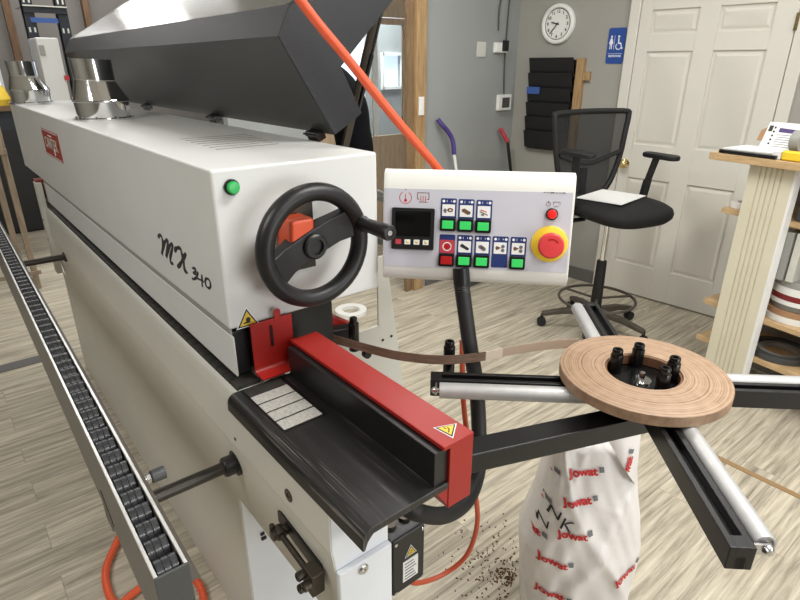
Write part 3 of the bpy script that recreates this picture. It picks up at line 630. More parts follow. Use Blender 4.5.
# symbols over the display
def ring2(b, u, v, r, t, o, n=28, a0=0, a1=360):
    P = arc(0, 0, r, a0, a1, n); Q = arc(0, 0, r - t, a1, a0, n); b.prism(P + Q, K(u, v, o), cr_, cu_, cn * 0.0004)
b = MB(); ring2(b, -0.1645, 0.0655, 0.0145, 0.0014, 0.001, a0=122, a1=418); ring2(b, -0.1645, 0.059, 0.0035, 0.0034, 0.001)
b.prism([(-0.0008, -0.006), (0.0008, -0.006), (0.0008, 0.007), (-0.0008, 0.007)], K(-0.1645, 0.066, 0.001), cr_, cu_, cn * 0.0004); b.prism(disc(0.0016, 10), K(-0.1645, 0.084, 0.001), cr_, cu_, cn * 0.0004)
b.build('thermometer_symbol', 'inkred', fas)
b = MB()
for u0, u1, v0, v1 in ((-0.1375, -0.1095, 0.0765, 0.078), (-0.1375, -0.136, 0.062, 0.078), (-0.111, -0.1095, 0.062, 0.078), (-0.1375, -0.132, 0.062, 0.0635), (-0.115, -0.1095, 0.062, 0.0635), (-0.134, -0.113, 0.0555, 0.057)):
    b.prism([(u0, v0), (u1, v0), (u1, v1), (u0, v1)], K(0, 0, 0.001), cr_, cu_, cn * 0.0004)
b.build('glue_pot_symbol', 'inkbrown', fas)
b = MB()
for u in (-0.129, -0.1235, -0.118): b.prism([(u - 0.0007, 0.058), (u + 0.0007, 0.058), (u + 0.0007, 0.070), (u - 0.0007, 0.070)], K(0, 0, 0.001), cr_, cu_, cn * 0.0004)
b.build('heat_symbol', 'inkred', fas)
# button columns
def picto(kind, u, v, parent):
    """small drawings on the white cards"""
    def P(poly, m_, dx=0, dy=0):
        b = MB(); b.prism([(x * 0.001, y * 0.001) for x, y in poly], K(u + dx * 0.001, v + dy * 0.001, 0.003), cr_, cu_, cn * 0.0004); b.build('pictogram', m_, parent)
    if kind == 'coil':
        b = MB(); b.prism(arc(0, 0, 0.0068, 0, 350, 20) + list(reversed(arc(0, 0, 0.0028, 0, 350, 20))), K(u + 0.004, v + 0.0005, 0.003), cr_, cu_ * 0.7, cn * 0.0004); b.build('pictogram', 'inkbrown', parent)
        P([(-11, 3), (-6, 4), (-5, -6), (-9, -7)], 'inkgrey'); P([(-12, -1), (0, 2), (0, 0), (-12, -3)], 'inkbrown')
    elif kind == 'roll':
        P([(-10, 4), (-4, 6), (10, -2), (9, -7), (3, -8), (-10, -1)], 'inkbrown'); P([(4, -2), (9, 0), (10, -5), (6, -7)], 'inkgrey')
    elif kind == 'saw':
        P([(-8, 6), (6, 1), (7, -1), (-7, 3)], 'redcard'); P([(-9, 2), (9, -6), (8, -8), (-10, 0)], 'inkbrown'); P([(-6, -4), (1, -5), (0, -9), (-6, -8)], 'inkgrey')
    elif kind == 'belt':
        P([(-10, 4), (-6, 7), (10, -3), (10, -6), (6, -8), (-10, 0)], 'inkblack')
    elif kind == 'drum':
        P([(-9, 4), (-3, 6), (8, -1), (8, -7), (2, -8), (-9, -1)], 'inkgrey'); P([(-4, 3), (2, 2), (3, -5), (-4, -2)], 'redcard')
    else:
        P([(-9, 5), (2, 1), (-8, -5), (-11, 0)], 'inkbrown'); P(disc(4.2, 14), 'inkgrey', 6, 4); P(disc(4.2, 14), 'inkgrey', 6, -5)
def button(u, vtop, kind, col, card=True):
    b = MB(); b.prism(rrect(0.0362, 0.0725, 0.003), K(u, vtop - 0.03625, 0.001), cr_, cu_, cn * 0.001); bt = b.build('push_button', 'navy', con)
    if kind == 'stop':
        b = MB(); b.prism(rrect(0.0345, 0.031, 0.001), K(u, vtop - 0.028, 0.002), cr_, cu_, cn * 0.0006); b.build('pictogram_card', 'redcard', bt)
        b = MB(); b.prism(arc(0, 0, 0.0105, 0, 350, 24) + list(reversed(arc(0, 0, 0.0085, 0, 350, 24))), K(u, vtop - 0.028, 0.0026), cr_, cu_, cn * 0.0004); b.build('pictogram', 'inkwhite', bt)
        b = MB(); b.prism(disc(0.0058), K(u, vtop - 0.028, 0.0026), cr_, cu_, cn * 0.0004); b.build('pictogram', 'redbtn', bt)
    elif card:
        b = MB(); b.prism(rrect(0.029, 0.0265, 0.001), K(u, vtop - 0.027, 0.002), cr_, cu_, cn * 0.0008); b.build('pictogram_card', 'paper', bt); picto(kind, u, vtop - 0.027, bt)
    b = MB()
    if kind != 'stop':
        b.prism(arc(0, 0, 0.0032, 0, 330, 11), K(u - 0.0115, vtop - 0.0065, 0.002), cr_, cu_, cn * 0.0004); b.prism(arc(0, 0, 0.0032, 0, 330, 11), K(u + 0.0125, vtop - 0.0065, 0.002), cr_, cu_, cn * 0.0004)
        b.prism([(-0.0035, 0), (-0.0015, 0.0022), (-0.0015, -0.0022)], K(u + 0.008, vtop - 0.0065, 0.002), cr_, cu_, cn * 0.0004); b.prism([(-0.0005, -0.0025), (0.0005, -0.0025), (0.0005, 0.0025), (-0.0005, 0.0025)], K(u - 0.004, vtop - 0.0065, 0.002), cr_, cu_, cn * 0.0004)
        b.build('card_symbols', 'inkwhite', bt)
    if col:
        c = MB(); c.prism(rrect(0.036, 0.03, 0.003), K(u - 0.0005, vtop - 0.0595, 0.002), cr_, cu_, cn * 0.006); c.build('button_bezel', 'black', bt, bevel=0.001)
        c = MB(); c.prism(rrect(0.0255, 0.0185, 0.0015), K(u - 0.0005, vtop - 0.0595, 0.008), cr_, cu_, cn * 0.004); c.build('button_cap', col, bt, bevel=0.001)
for i, k in enumerate(('coil', 'roll', 'saw')): button(-0.064 + 0.0405 * i, 0.0665 - 0.0008 * i, k, 'green')
for i, k in enumerate(('stop', 'belt', 'drum', 'cut', 'cut')): button(-0.064 + 0.0408 * i, -0.0165, k, ('redbtn', 'green', 'green', None, 'green')[i])
b = MB(); b.lathe([(0.0135, 0.001), (0.0135, 0.007), (0.0105, 0.008), (0.0105, 0.004)], K(0.1683, 0.038), cn, 28); rl = b.build('warning_lamp', 'blackplastic', con, smooth=True)
b = MB(); b.lathe([(0.0102, 0.003), (0.0102, 0.010), (0.008, 0.013), (0.0005, 0.014)], K(0.1683, 0.038), cn, 28); b.build('lamp_lens', 'redlamp', rl, smooth=True)
b = MB(); ring2(b, 0.159, 0.0605, 0.0052, 0.001, 0.001); b.prism([(-0.0005, 0.0), (0.0005, 0.0), (0.0005, 0.0065), (-0.0005, 0.0065)], K(0.159, 0.0605, 0.001), cr_, cu_, cn * 0.0004)
for u0, u1, v0, v1 in ((0.170, 0.185, 0.0645, 0.0655), (0.170, 0.171, 0.0585, 0.0655), (0.184, 0.185, 0.0585, 0.0655), (0.172, 0.183, 0.0545, 0.0555)):
    b.prism([(u0, v0), (u1, v0), (u1, v1), (u0, v1)], K(0, 0, 0.001), cr_, cu_, cn * 0.0004)
b.build('lamp_symbol', 'inkbrown', fas)
lettering('- - --- - - --', 0.011, K(0.171, 0.0865, 0.001), cr_, cu_, 'inkblack', fas, bold=0.0004)
b = MB(); b.lathe([(0.041, 0.001), (0.041, 0.004), (0.039, 0.005), (0.0005, 0.005)], K(0.1683, -0.0295), cn, 48); es = b.build('emergency_stop', 'yellow', con, smooth=True)
b = MB(); b.lathe([(0.017, 0.004), (0.017, 0.022), (0.0275, 0.024), (0.029, 0.03), (0.0285, 0.038), (0.025, 0.042), (0.0005, 0.0435)], K(0.1683, -0.0295), cn, 40); mh = b.build('mushroom_button', 'estop', es, smooth=True)
b = MB(); ring2(b, 0.1683, -0.0295, 0.017, 0.003, 0.0434, a0=30, a1=120, n=14); b.build('turn_arrow', 'redbtn', es)
for v_, e_ in ((0.05, (0.786, 1.14, 1.33)), (-0.05, (0.786, 1.12, 1.21))):
    b = MB(); b.cyl(K(-0.19, v_, -0.05), e_, 0.0125); b.build('mounting_arm', 'greyplastic', con, smooth=True)
b = MB(); b.cyl((0.909, 0.887, 1.158), (0.905, 0.878, 1.122), 0.02); b.build('conduit_gland', 'black', con)

# ------------------------------------------------------------------ roller conveyor on the near side
cv = thing('roller_conveyor', (0.117, 1.9, 0.78), 'narrow grey outrigger rail filled with small dark rollers, beside the machine', 'roller conveyor')
Y0, Y1 = 0.632, 3.3
cv.location.x += 0.0144; cv.rotation_euler.z = -0.0113      # runs very slightly out of line with the machine
b = MB(); b.box(0.095, 0.099, Y0, Y1, 0.80, 0.968); b.box(0.135, 0.139, Y0, Y1, 0.80, 0.968); b.box(0.099, 0.135, Y0, Y1, 0.80, 0.806); b.box(0.099, 0.135, Y0, Y1, 0.93, 0.935)
ch = b.build('channel', 'channel', cv, bevel=0.0008)
b = MB(); b.box(0.1392, 0.153, Y0 + 0.004, Y1, 0.93, 0.934); b.build('side_flange', 'flange', cv)
b = MB(); b.box(0.0945, 0.0995, Y0, Y1, 0.968, 0.9725); b.build('side_rail', 'rail', cv, bevel=0.001)
b = MB(); b.box(0.1345, 0.1395, Y0, Y1, 0.968, 0.9725); b.build('side_rail', 'rail', cv, bevel=0.001)
b = MB(); b.box(0.094, 0.14, Y0 - 0.004, Y0, 0.79, 0.973); b.build('end_cap', 'darkgrey', cv, bevel=0.001)
b = MB(); b.prism(rrect(0.08, 0.02, 0.0095), (0.0949, 1.0, 0.825), (0, 1, 0.35), (0, -0.35, 1), (-0.001, 0, 0)); b.build('slot', 'black', ch)
b = MB()
prof = [(0.004, -0.0155), (0.0155, -0.0155), (0.0178, -0.0145), (0.0178, -0.006), (0.0168, -0.005), (0.0178, -0.004), (0.0178, 0.004), (0.0168, 0.005), (0.0178, 0.006), (0.0178, 0.0145), (0.0155, 0.0155), (0.004, 0.0155)]
b.lathe(prof, (0.117, Y0 + 0.028, 0.9505), (1, 0, 0), 16)
r0 = b.build('roller', 'rollerdark', cv, smooth=True)
for i in range(1, 62):
    c = r0.copy(); c.parent = cv; c.location = (0, 0.0426 * i, 0); COL.objects.link(c)
for y, z in ((1.088, 0.741), (2.966, 0.77)):
    b = MB(); b.cyl((0.39, y - 0.008, z), (0.10, y - 0.008, z), 0.0145); b.build('support_shaft', 'chrmdark', cv, smooth=True)
    b = MB(); b.lathe([(0.031, 0.0), (0.031, 0.010), (0.0235, 0.012), (0.0235, 0.034), (0.021, 0.038), (0.0146, 0.038)], (0.384, y - 0.008, z), (-1, 0, 0), 28); b.build('shaft_collar', 'blackplastic', cv, smooth=True)
    b = MB(); b.box(0.10, 0.135, y - 0.03, y + 0.03, z - 0.025, 0.80); b.build('shaft_clamp', 'channel', cv, bevel=0.002)
KY, KZ = 0.945, 0.895
b = MB(); b.cyl((0.139, KY, KZ), (0.170, KY, KZ), 0.005); b.cyl((0.163, KY, KZ), (0.170, KY, KZ), 0.009, n=6); b.build('knob_stud', 'steel', cv)
b = MB(); b.lathe([(0.0105, 0.0), (0.0125, 0.002), (0.0125, 0.024), (0.0115, 0.026), (0.0005, 0.026)], (0.170, KY, KZ), (1, 0, 0), 18); b.build('clamp_knob', 'darkgrey', cv, smooth=True)

# ------------------------------------------------------------------ tape reel holder and coil
RC = V((1.075, 0.493, 0.0))
hold = thing('tape_reel_holder', (RC.x, RC.y, 0.92), 'black four-armed reel holder with silver rollers on a square beam', 'reel holder')
b = MB(); b.bar((0.583, 0.645, 0.9), (1.09, 0.452, 0.9), 0.052, 0.044); b.build('support_beam', 'black', hold, bevel=0.003)
A0 = 46.8
for k in range(4):
    a = math.radians(A0 + 90 * k); d = V((math.cos(a), math.sin(a), 0)); lf = V((-d.y, d.x, 0))
    def Q(r, s, z): return RC + d * r + lf * s + V((0, 0, z))
    b = MB()
    # bar with a long slot: two cheeks joined at both ends, on a web
    for s in (-0.0135, 0.0135): b.bar(Q(0.02, s, 0.945), Q(0.455, s, 0.945), 0.011, 0.042)
    b.bar(Q(0.02, 0, 0.937), Q(0.455, 0, 0.937), 0.018, 0.026); b.bar(Q(0.43, 0, 0.945), Q(0.455, 0, 0.945), 0.02, 0.042); b.bar(Q(0.0, 0, 0.945), Q(0.10, 0, 0.945), 0.03, 0.042)
    arm = b.build('arm', 'black', hold, bevel=0.002)
    rl0 = {1: 0.12}.get(k, 0.12)
    b = MB(); b.lathe([(0.012, rl0), (0.0172, rl0 + 0.001), (0.0172, 0.433), (0.0165, 0.435), (0.0135, 0.435), (0.0135, 0.430), (0.0005, 0.430)], Q(0, 0.041, 0.9535), d, 28); rol = b.build('roller', 'alu', hold, smooth=True, angle=40)
    b = MB(); b.cyl(Q(0.43, 0.041, 0.9535), Q(0.446, 0.041, 0.9535), 0.0055); b.lathe([(0.0085, 0.440), (0.0085, 0.446), (0.005, 0.451), (0.0005, 0.452)], Q(0, 0.041, 0.9535), d, 16); b.obox(Q(0.442, 0.025, 0.953), d * 0.002, lf * 0.02, V((0, 0, 0.009))); b.build('roller_axle', 'steel', rol, smooth=True)
b = MB(); b.lathe([(0.0005, 0.966), (0.085, 0.966), (0.085, 0.9705), (0.0005, 0.9705)], RC, n=40); b.build('centre_plate', 'blackgloss', hold)
b = MB(); b.lathe([(0.02, 0.97), (0.02, 0.974), (0.006, 0.974), (0.006, 0.99), (0.005, 0.992), (0.0005, 0.992)], RC, n=20); b.build('centre_bolt', 'chrome', hold, smooth=True)
for x, y in ((1.068, 0.553), (1.128, 0.536), (1.129, 0.455), (1.069, 0.446), (0.828, 0.834)):
    b = MB(); b.lathe([(0.0135, 0.925 if y > 0.7 else 0.966), (0.0135, 1.012), (0.0125, 1.014), (0.0115, 1.014), (0.0115, 1.024), (0.0105, 1.026), (0.006, 1.026), (0.005, 1.021), (0.0005, 1.021)], (x, y, -0.014 if y > 0.7 else 0), n=16); b.build('locating_pin', 'blackgloss', hold, smooth=True)
coil = thing('edging_coil', (RC.x, RC.y, 0.9715), 'flat wound coil of brown wood edging lying on the reel holder', 'edging coil')
b = MB(); b.lathe([(0.078, 0.9715), (0.0775, 0.994), (0.079, 0.9965), (0.171, 0.9955), (0.173, 0.994), (0.173, 0.9725), (0.171, 0.9715)], RC, n=96, close=True)
b.build('wound_coil', 'coil', coil, smooth=True, angle=40)
b = MB(); b.lathe([(0.0785, 0.972), (0.074, 0.972), (0.074, 0.993), (0.0785, 0.993)], RC, n=64, close=True); b.build('core_ring', 'inkbrown', coil, smooth=True)
# the loose end runs from the coil to the machine, standing on edge
path = smooth_path([(0.648, 1.085, 0.984), (0.693, 0.962, 0.984), (0.73, 0.885, 0.984), (0.79, 0.815, 0.984), (0.865, 0.772, 0.984), (0.95, 0.745, 0.984), (1.03, 0.712, 0.984), (1.10, 0.672, 0.984)], 6)
def ribbon(path, h, t):
    rings = []
    for i, p in enumerate(path):
        tt = (path[min(i + 1, len(path) - 1)] - path[max(i - 1, 0)]).normalized(); s = V((-tt.y, tt.x, 0)).normalized()
        rings.append([p + s * t - V((0, 0, h)), p - s * t - V((0, 0, h)), p - s * t + V((0, 0, h)), p + s * t + V((0, 0, h))])
    return MB().ringloft(rings)
ribbon(path, 0.0115, 0.0005).build('loose_tape', 'tape', coil, smooth=True)
ribbon(path[25:29], 0.01155, 0.0009).build('tape_splice', 'tapelight', coil, smooth=True)
ribbon(path[28:], 0.01153, 0.0007).build('tape_back', 'tapeback', coil, smooth=True)

# ------------------------------------------------------------------ hoses
pts = smooth_path([(0.25, 1.2, 2.75), (0.36, 1.2, 2.3), (0.52, 1.165, 1.92), (0.6612, 1.1327, 1.7236), (0.76, 1.110, 1.611), (0.86, 1.084, 1.494), (0.981, 1.0568, 1.3628), (1.03, 1.04, 1.29), (1.03, 1.03, 1.22), (0.99, 1.06, 1.18)], 8)  # hose, tube, conduit and duct points mostly projected from image pixels at chosen depths
b = MB(); b.tube(pts, 0.0105, 14); tag(b.build('air_hose', 'orange', smooth=True), 'bright orange air hose slanting down in front of the dark lid, behind the console', 'hose')
pts = smooth_path([(0.925, 0.888, 0.963), (0.894, 0.846, 0.835), (0.888, 0.816, 0.719), (0.896, 0.788, 0.573), (0.913, 0.788, 0.444), (0.892, 0.802, 0.334), (0.827, 0.829, 0.284), (0.732, 0.838, 0.315), (0.687, 0.835, 0.396)], 8)
b = MB(); b.tube(pts, 0.0068, 12); tag(b.build('air_tube', 'orangedull', smooth=True), 'thin orange tube looping from behind the console to the black junction box', 'tube')
pts = smooth_path([(0.906, 0.882, 1.130), (0.899, 0.858, 1.063), (0.891, 0.829, 0.983), (0.886, 0.797, 0.890), (0.878, 0.772, 0.778), (0.853, 0.744, 0.688), (0.784, 0.713, 0.656), (0.692, 0.691, 0.682), (0.608, 0.681, 0.744), (0.564, 0.685, 0.790)], 34)
rr = [0.0185 + (0.0006 if i % 2 else -0.0006) for i in range(len(pts))]
b = MB(); b.tube(pts, rr, 16); tag(b.build('corrugated_conduit', 'corr', smooth=True, angle=60), 'black corrugated conduit hanging from the console down under the fence', 'cable conduit')
pts = smooth_path([(0.24, 1.92, 0.013), (0.177, 1.83, 0.013), (0.125, 1.74, 0.013), (0.108, 1.64, 0.013), (0.12, 1.57, 0.013), (0.177, 1.585, 0.013), (0.26, 1.60, 0.013), (0.335, 1.54, 0.013), (0.345, 1.44, 0.013), (0.30, 1.35, 0.013), (0.22, 1.31, 0.013)], 8)
b = MB(); b.tube(pts, 0.0125, 12); tag(b.build('air_hose', 'orange', smooth=True), 'orange air hose lying on the floor under the roller conveyor', 'hose')
pts = smooth_path([(1.086, 1.892, 1.569), (1.15, 1.799, 1.547), (1.168, 1.723, 1.483), (1.152, 1.675, 1.395), (1.12, 1.641, 1.283), (1.02, 1.80, 1.19), (0.95, 1.92, 1.14), (0.87, 2.05, 1.12)], 8)
b = MB(); b.tube(pts, 0.064, 20); tag(b.build('flexible_duct', 'navycloth', smooth=True), 'thick black flexible duct curving down behind the raised lid', 'duct')

# ------------------------------------------------------------------ plastic bag
bag = thing('plastic_bag', (1.250, 0.678, 0), 'full white plastic bag with red lettering standing on the floor under the beam', 'bag')
BC = V((1.250, 0.678, 0)); vd = V((0.632, 0.775, 0)); vr = V((0.775, -0.632, 0))
n_a, n_h = 96, 60
def lerp_t(tab, z):
    for (z0, a), (z1, c) in zip(tab, tab[1:]):
        if z <= z1: return a + (c - a) * (z - z0) / (z1 - z0)
    return tab[-1][1]
HWL = [(0, 0.150), (0.17, 0.164), (0.3, 0.173), (0.42, 0.145), (0.55, 0.124), (0.72, 0.118), (0.8, 0.112)]
HWR = [(0, 0.160), (0.17, 0.170), (0.3, 0.172), (0.42, 0.155), (0.55, 0.128), (0.72, 0.108), (0.8, 0.10)]
DEP = [(0, 0.13), (0.15, 0.15), (0.3, 0.15), (0.5, 0.115), (0.65, 0.07), (0.8, 0.045)]
levels = []
for i in range(n_h + 1):
    t = i / n_h; z = 0.004 + 0.655 * t
    ring = []
    for k in range(n_a):
        a = 2 * math.pi * k / n_a; ca, sa = math.cos(a), math.sin(a)
        cx = math.copysign(abs(ca) ** 0.8, ca); cy = math.copysign(abs(sa) ** 0.8, sa)
        hw_ = lerp_t(HWR if ca > 0 else HWL, z); dp = lerp_t(DEP, z)
        wr = 0.02 * math.sin(5 * a + 9 * t) * (0.3 + t) + 0.014 * math.sin(11 * a - 17 * t + 2 * math.sin(3 * a)) + 0.01 * math.sin(19 * a + 23 * t + 3 * math.sin(2 * a + 5 * t)) + 0.05 * max(0, 1 - abs(cx * 0.9 + 0.25 - 1.3 * (t - 0.3)) * 6) * (t < 0.75)
        wr += 0.10 * (1 - abs(math.sin(1.5 * a + 3.2 * t + 0.6))) ** 6 + 0.05 * (1 - abs(math.sin(2.5 * a - 5 * t))) ** 8 - 0.02
        wx = 1 + 0.3 * wr; wy = 1 + 1.3 * wr
        zz = z + (0.03 * math.sin(2 * a + 1) + 0.015 * math.sin(7 * a)) * t ** 4
        ring.append(BC + vr * (cx * hw_ * wx) + vd * (cy * dp * wy) + V((0, 0, max(zz, 0.003))))
    levels.append(ring)
b = MB(); b.ringloft(levels)
# flap at the right front of the mouth
body = b.build('bag_body', 'bag', bag, smooth=True, angle=60)
body.modifiers.new('soften', 'SUBSURF').render_levels = 1
def bag_point(a, t): return levels[int(t * n_h)][int(a) % n_a]
fp = []
for i in range(9):
    row = []
    for j in range(9):
        u_, v_ = i / 8, j / 8
        p = BC + vr * (-0.02 + 0.07 * v_ * (1 - u_) + 0.128 * u_) - vd * (0.058 + 0.02 * math.sin(3.1 * u_) + 0.035 * v_ - 0.02 * u_) + V((0, 0, 0.735 - 0.26 * v_ * (0.45 + 0.35 * u_) + 0.01 * u_))
        row.append(p)
    fp.append(row)
b = MB(); vv = [[b.bm.verts.new(p) for p in r] for r in fp]
for i in range(8):
    for j in range(8): b.bm.faces.new((vv[i][j], vv[i + 1][j], vv[i + 1][j + 1], vv[i][j + 1]))
flap = b.build('bag_flap', 'bag', bag, smooth=True, recalc=False)
bm = bmesh.new(); bm.from_mesh(body.data); bm.transform(Matrix.Translation(BC)); bvh = BVHTree.FromBMesh(bm); bm.free()
def on_bag(txt, size, u, z, rot, m_, bold=0.0, sx=1.0, name='printed_word', shear=0.0):
    d = vd; ex = vr * math.cos(rot) + V((0, 0, 1)) * math.sin(rot); ey = -vr * math.sin(rot) + V((0, 0, 1)) * math.cos(rot)
    me = text_mesh(txt, size, BC + vr * u - vd * 0.6 + V((0, 0, z)), ex, ey, bold=bold, sx=sx, thick=0, shear=shear)
    bm = bmesh.new(); bm.from_mesh(me)
    bmesh.ops.triangulate(bm, faces=bm.faces)
    bmesh.ops.subdivide_edges(bm, edges=[e for e in bm.edges if e.calc_length() > size * 0.25], cuts=1)
    dead = []
    for v in bm.verts:
        hit, nrm, _, _ = bvh.ray_cast(v.co, d)
        if hit is None: dead.append(v)
        else: v.co = hit - d * 0.0045
    bmesh.ops.delete(bm, geom=dead, context='VERTS')
    bm.to_mesh(me); bm.free()
    return link(name, me, m_, bag)
def word(u, z, rot=0.12, size=0.05):
    on_bag('Jowat', size, u, z, rot, 'inkred', bold=0.0013, sx=1.06)
    on_bag('\u25a0', size * 0.72, u + 0.079 * math.cos(rot) * size / 0.05, z + 0.079 * math.sin(rot) * size / 0.05 + 0.004, rot, 'inkgrey', sx=0.8, name='printed_square')

# ------------------------------------------------------------------ wood chips on the floor
b = MB()
for i in range(420):
    r = abs(random.gauss(0, 0.13)); a = random.uniform(0, 6.28)
    x, y = 1.17 + r * math.cos(a) * 0.9, 0.86 + r * math.sin(a) * 1.1
    if (x - 1.236) ** 2 + (y - 0.689) ** 2 < 0.026: continue
    q = random.uniform(0, 3.14); l = random.uniform(0.0015, 0.004); w_ = random.uniform(0.0008, 0.0016)
    b.obox((x, y, 0.0022), (l * math.cos(q), l * math.sin(q), 0), (-w_ * math.sin(q), w_ * math.cos(q), 0), (0, 0, 0.002))
tag(b.build('wood_chips', 'inkbrown'), 'scatter of small brown wood chips on the floor beside the white bag', 'wood chips', kind='stuff')

# ------------------------------------------------------------------ drafting chair
CHX, CHY, CHA = 3.11, 1.81, math.radians(-104)
ch = thing('drafting_chair', (CHX, CHY, 0), 'tall black mesh-back drafting chair with foot ring in front of the white door', 'chair')
cf = V((math.cos(CHA), math.sin(CHA), 0)); cl_ = V((-cf.y, cf.x, 0)); C0 = V((CHX, CHY, 0))
def H(f, l, z): return C0 + cf * f + cl_ * l + V((0, 0, z))
for k in range(5):
    a = math.radians(20 + 72 * k); d = cf * math.cos(a) + cl_ * math.sin(a)
    b = MB(); b.ringloft([[p + d.cross(V((0, 0, 1))) * s * w_ + V((0, 0, h * q)) for s, q in ((-1, -1), (1, -1), (1, 1), (-1, 1))] for p, w_, h in ((C0 + d * 0.03 + V((0, 0, 0.13)), 0.026, 0.02), (C0 + d * 0.2 + V((0, 0, 0.115)), 0.022, 0.017), (C0 + d * 0.335 + V((0, 0, 0.085)), 0.018, 0.014))])
    lg = b.build('leg', 'chairbase', ch, bevel=0.006)
    e = C0 + d * 0.33; side = d.cross(V((0, 0, 1)))
    b = MB(); b.cyl(e + V((0, 0, 0.029)) - side * 0.022, e + V((0, 0, 0.029)) - side * 0.006, 0.029); b.cyl(e + V((0, 0, 0.029)) + side * 0.006, e + V((0, 0, 0.029)) + side * 0.022, 0.029); b.cyl(e + V((0, 0, 0.03)), e + V((0, 0, 0.085)), 0.010); b.build('caster', 'chairblack', lg, bevel=0.003)
b = MB(); b.cyl(C0 + V((0, 0, 0.10)), C0 + V((0, 0, 0.47)), 0.037, 0.030); b.build('column_sleeve', 'chairblack', ch, smooth=True)
b = MB(); b.cyl(C0 + V((0, 0, 0.46)), C0 + V((0, 0, 0.74)), 0.0145); b.build('gas_column', 'chrome', ch, smooth=True)
b = MB(); b.lathe([(0.235 + 0.009 * math.cos(t), 0.215 + 0.009 * math.sin(t)) for t in [2 * math.pi * k / 10 for k in range(10)]], C0, n=48, close=True); fr_ = b.build('foot_ring', 'chairbase', ch, smooth=True)
for k in range(3):
    a = math.radians(75 + 120 * k); d = cf * math.cos(a) + cl_ * math.sin(a)
    b = MB(); b.cyl(C0 + d * 0.03 + V((0, 0, 0.215)), C0 + d * 0.232 + V((0, 0, 0.215)), 0.008); b.build('ring_spoke', 'chairbase', fr_, smooth=True)
# seat
rings = []
for zf, s_ in ((0.0, 0.72), (0.012, 0.9), (0.035, 0.985), (0.055, 1.0), (0.075, 0.97), (0.088, 0.88), (0.094, 0.6), (0.095, 0.2)):
    rings.append([H(0.07 + 0.265 * s_ * math.copysign(abs(math.cos(a)) ** 0.62, math.cos(a)), 0.268 * s_ * math.copysign(abs(math.sin(a)) ** 0.62, math.sin(a)), 0.765 + 1.08 * zf + 0.0 * a - 0.02 * max(0, math.cos(a)) * s_) for a in [2 * math.pi * k / 40 for k in range(40)]])
b = MB(); b.ringloft(rings); b.build('seat', 'chairfabric', ch, smooth=True, angle=60)
b = MB(); b.obox(H(0.03, 0, 0.745), cf * 0.12, cl_ * 0.09, (0, 0, 0.018)); b.build('seat_mechanism', 'chairblack', ch, bevel=0.006)
# back: curved frame with mesh
def back_pt(l, z):   # curved in plan, leaning back upward
    return H(-0.235 - 0.05 * (z - 0.80) / 0.55 + 0.55 * l * l, l, z)
bl, bt = 0.225, 1.345
outline = []
for l, z in [(-0.12, 0.84), (-0.17, 0.87), (-0.215, 0.95), (-0.255, 1.08), (-0.277, 1.22), (-0.29, 1.315), (-0.275, 1.338), (-0.12, 1.342), (0.0, 1.343), (0.12, 1.342), (0.275, 1.338), (0.29, 1.315), (0.277, 1.22), (0.255, 1.08), (0.215, 0.95), (0.17, 0.87), (0.12, 0.84), (0.0, 0.83)]:
    outline.append(back_pt(l, z))
op = smooth_path(outline + [outline[0]], 4)
b = MB(); b.tube(op, 0.017, 10); bf = b.build('back_frame', 'chairblack', ch, smooth=True)
b = MB(); grid = []
for i in range(13):
    z = 0.84 + (1.335 - 0.84) * i / 12
    hwid = 0.125 + (0.253 - 0.125) * min(1, (z - 0.82) / 0.26) ** 0.6 + 0.034 * max(0, (z - 1.08) / 0.27)
    grid.append([b.bm.verts.new(back_pt(-hwid + 2 * hwid * j / 12, z)) for j in range(13)])
for i in range(12):
    for j in range(12): b.bm.faces.new((grid[i][j], grid[i][j + 1], grid[i + 1][j + 1], grid[i + 1][j]))
b.build('back_mesh', 'chairmesh', ch, smooth=True)
b = MB(); b.tube(smooth_path([back_pt(-0.243, 1.10) + cf * 0.01, back_pt(0, 1.04) + cf * 0.03, back_pt(0.243, 1.10) + cf * 0.01], 6), 0.014, 8); b.build('lumbar_bar', 'chairblack', ch, smooth=True)
b = MB(); b.tube(smooth_path([H(0.0, 0, 0.745), H(-0.17, 0, 0.75), H(-0.255, 0, 0.83), H(-0.27, 0, 1.0)], 6), [0.03] * 19, 10); b.build('back_support', 'chairblack', ch, smooth=True)
for s in (-1, 1):
    up_ = 0.09 if s < 0 else 0.035
    b = MB(); b.bar(H(-0.03, s * 0.17, 0.748), H(-0.03, s * 0.285, 0.748), 0.05, 0.014); b.bar(H(-0.03, s * 0.278, 0.745), H(-0.01, s * 0.292, 0.95), 0.05, 0.028, cf); arm_ = b.build('armrest', 'chairblack', ch, bevel=0.005)
    b = MB(); b.bar(H(-0.012, s * 0.29, 0.93), H(0.01, s * 0.312, 1.047 + up_), 0.042, 0.022, cf); b.build('arm_post', 'chairblack', arm_, bevel=0.004)
    b = MB(); b.prism(rrect(0.25, 0.085, 0.04), H(0.03, s * 0.325, 1.045 + up_), cf, cl_, (0, 0, 0.03)); b.build('arm_pad', 'chairblack', arm_, bevel=0.010)
b = MB()
b.obox(H(0.0, 0.0, 0.8735), cf * 0.13 + cl_ * 0.05, cl_ * 0.16 - cf * 0.06, (0, 0, 0.0016)); ps = tag(b.build('paper_sheets', 'paper'), 'loose white printed papers lying on the drafting chair seat', 'papers')

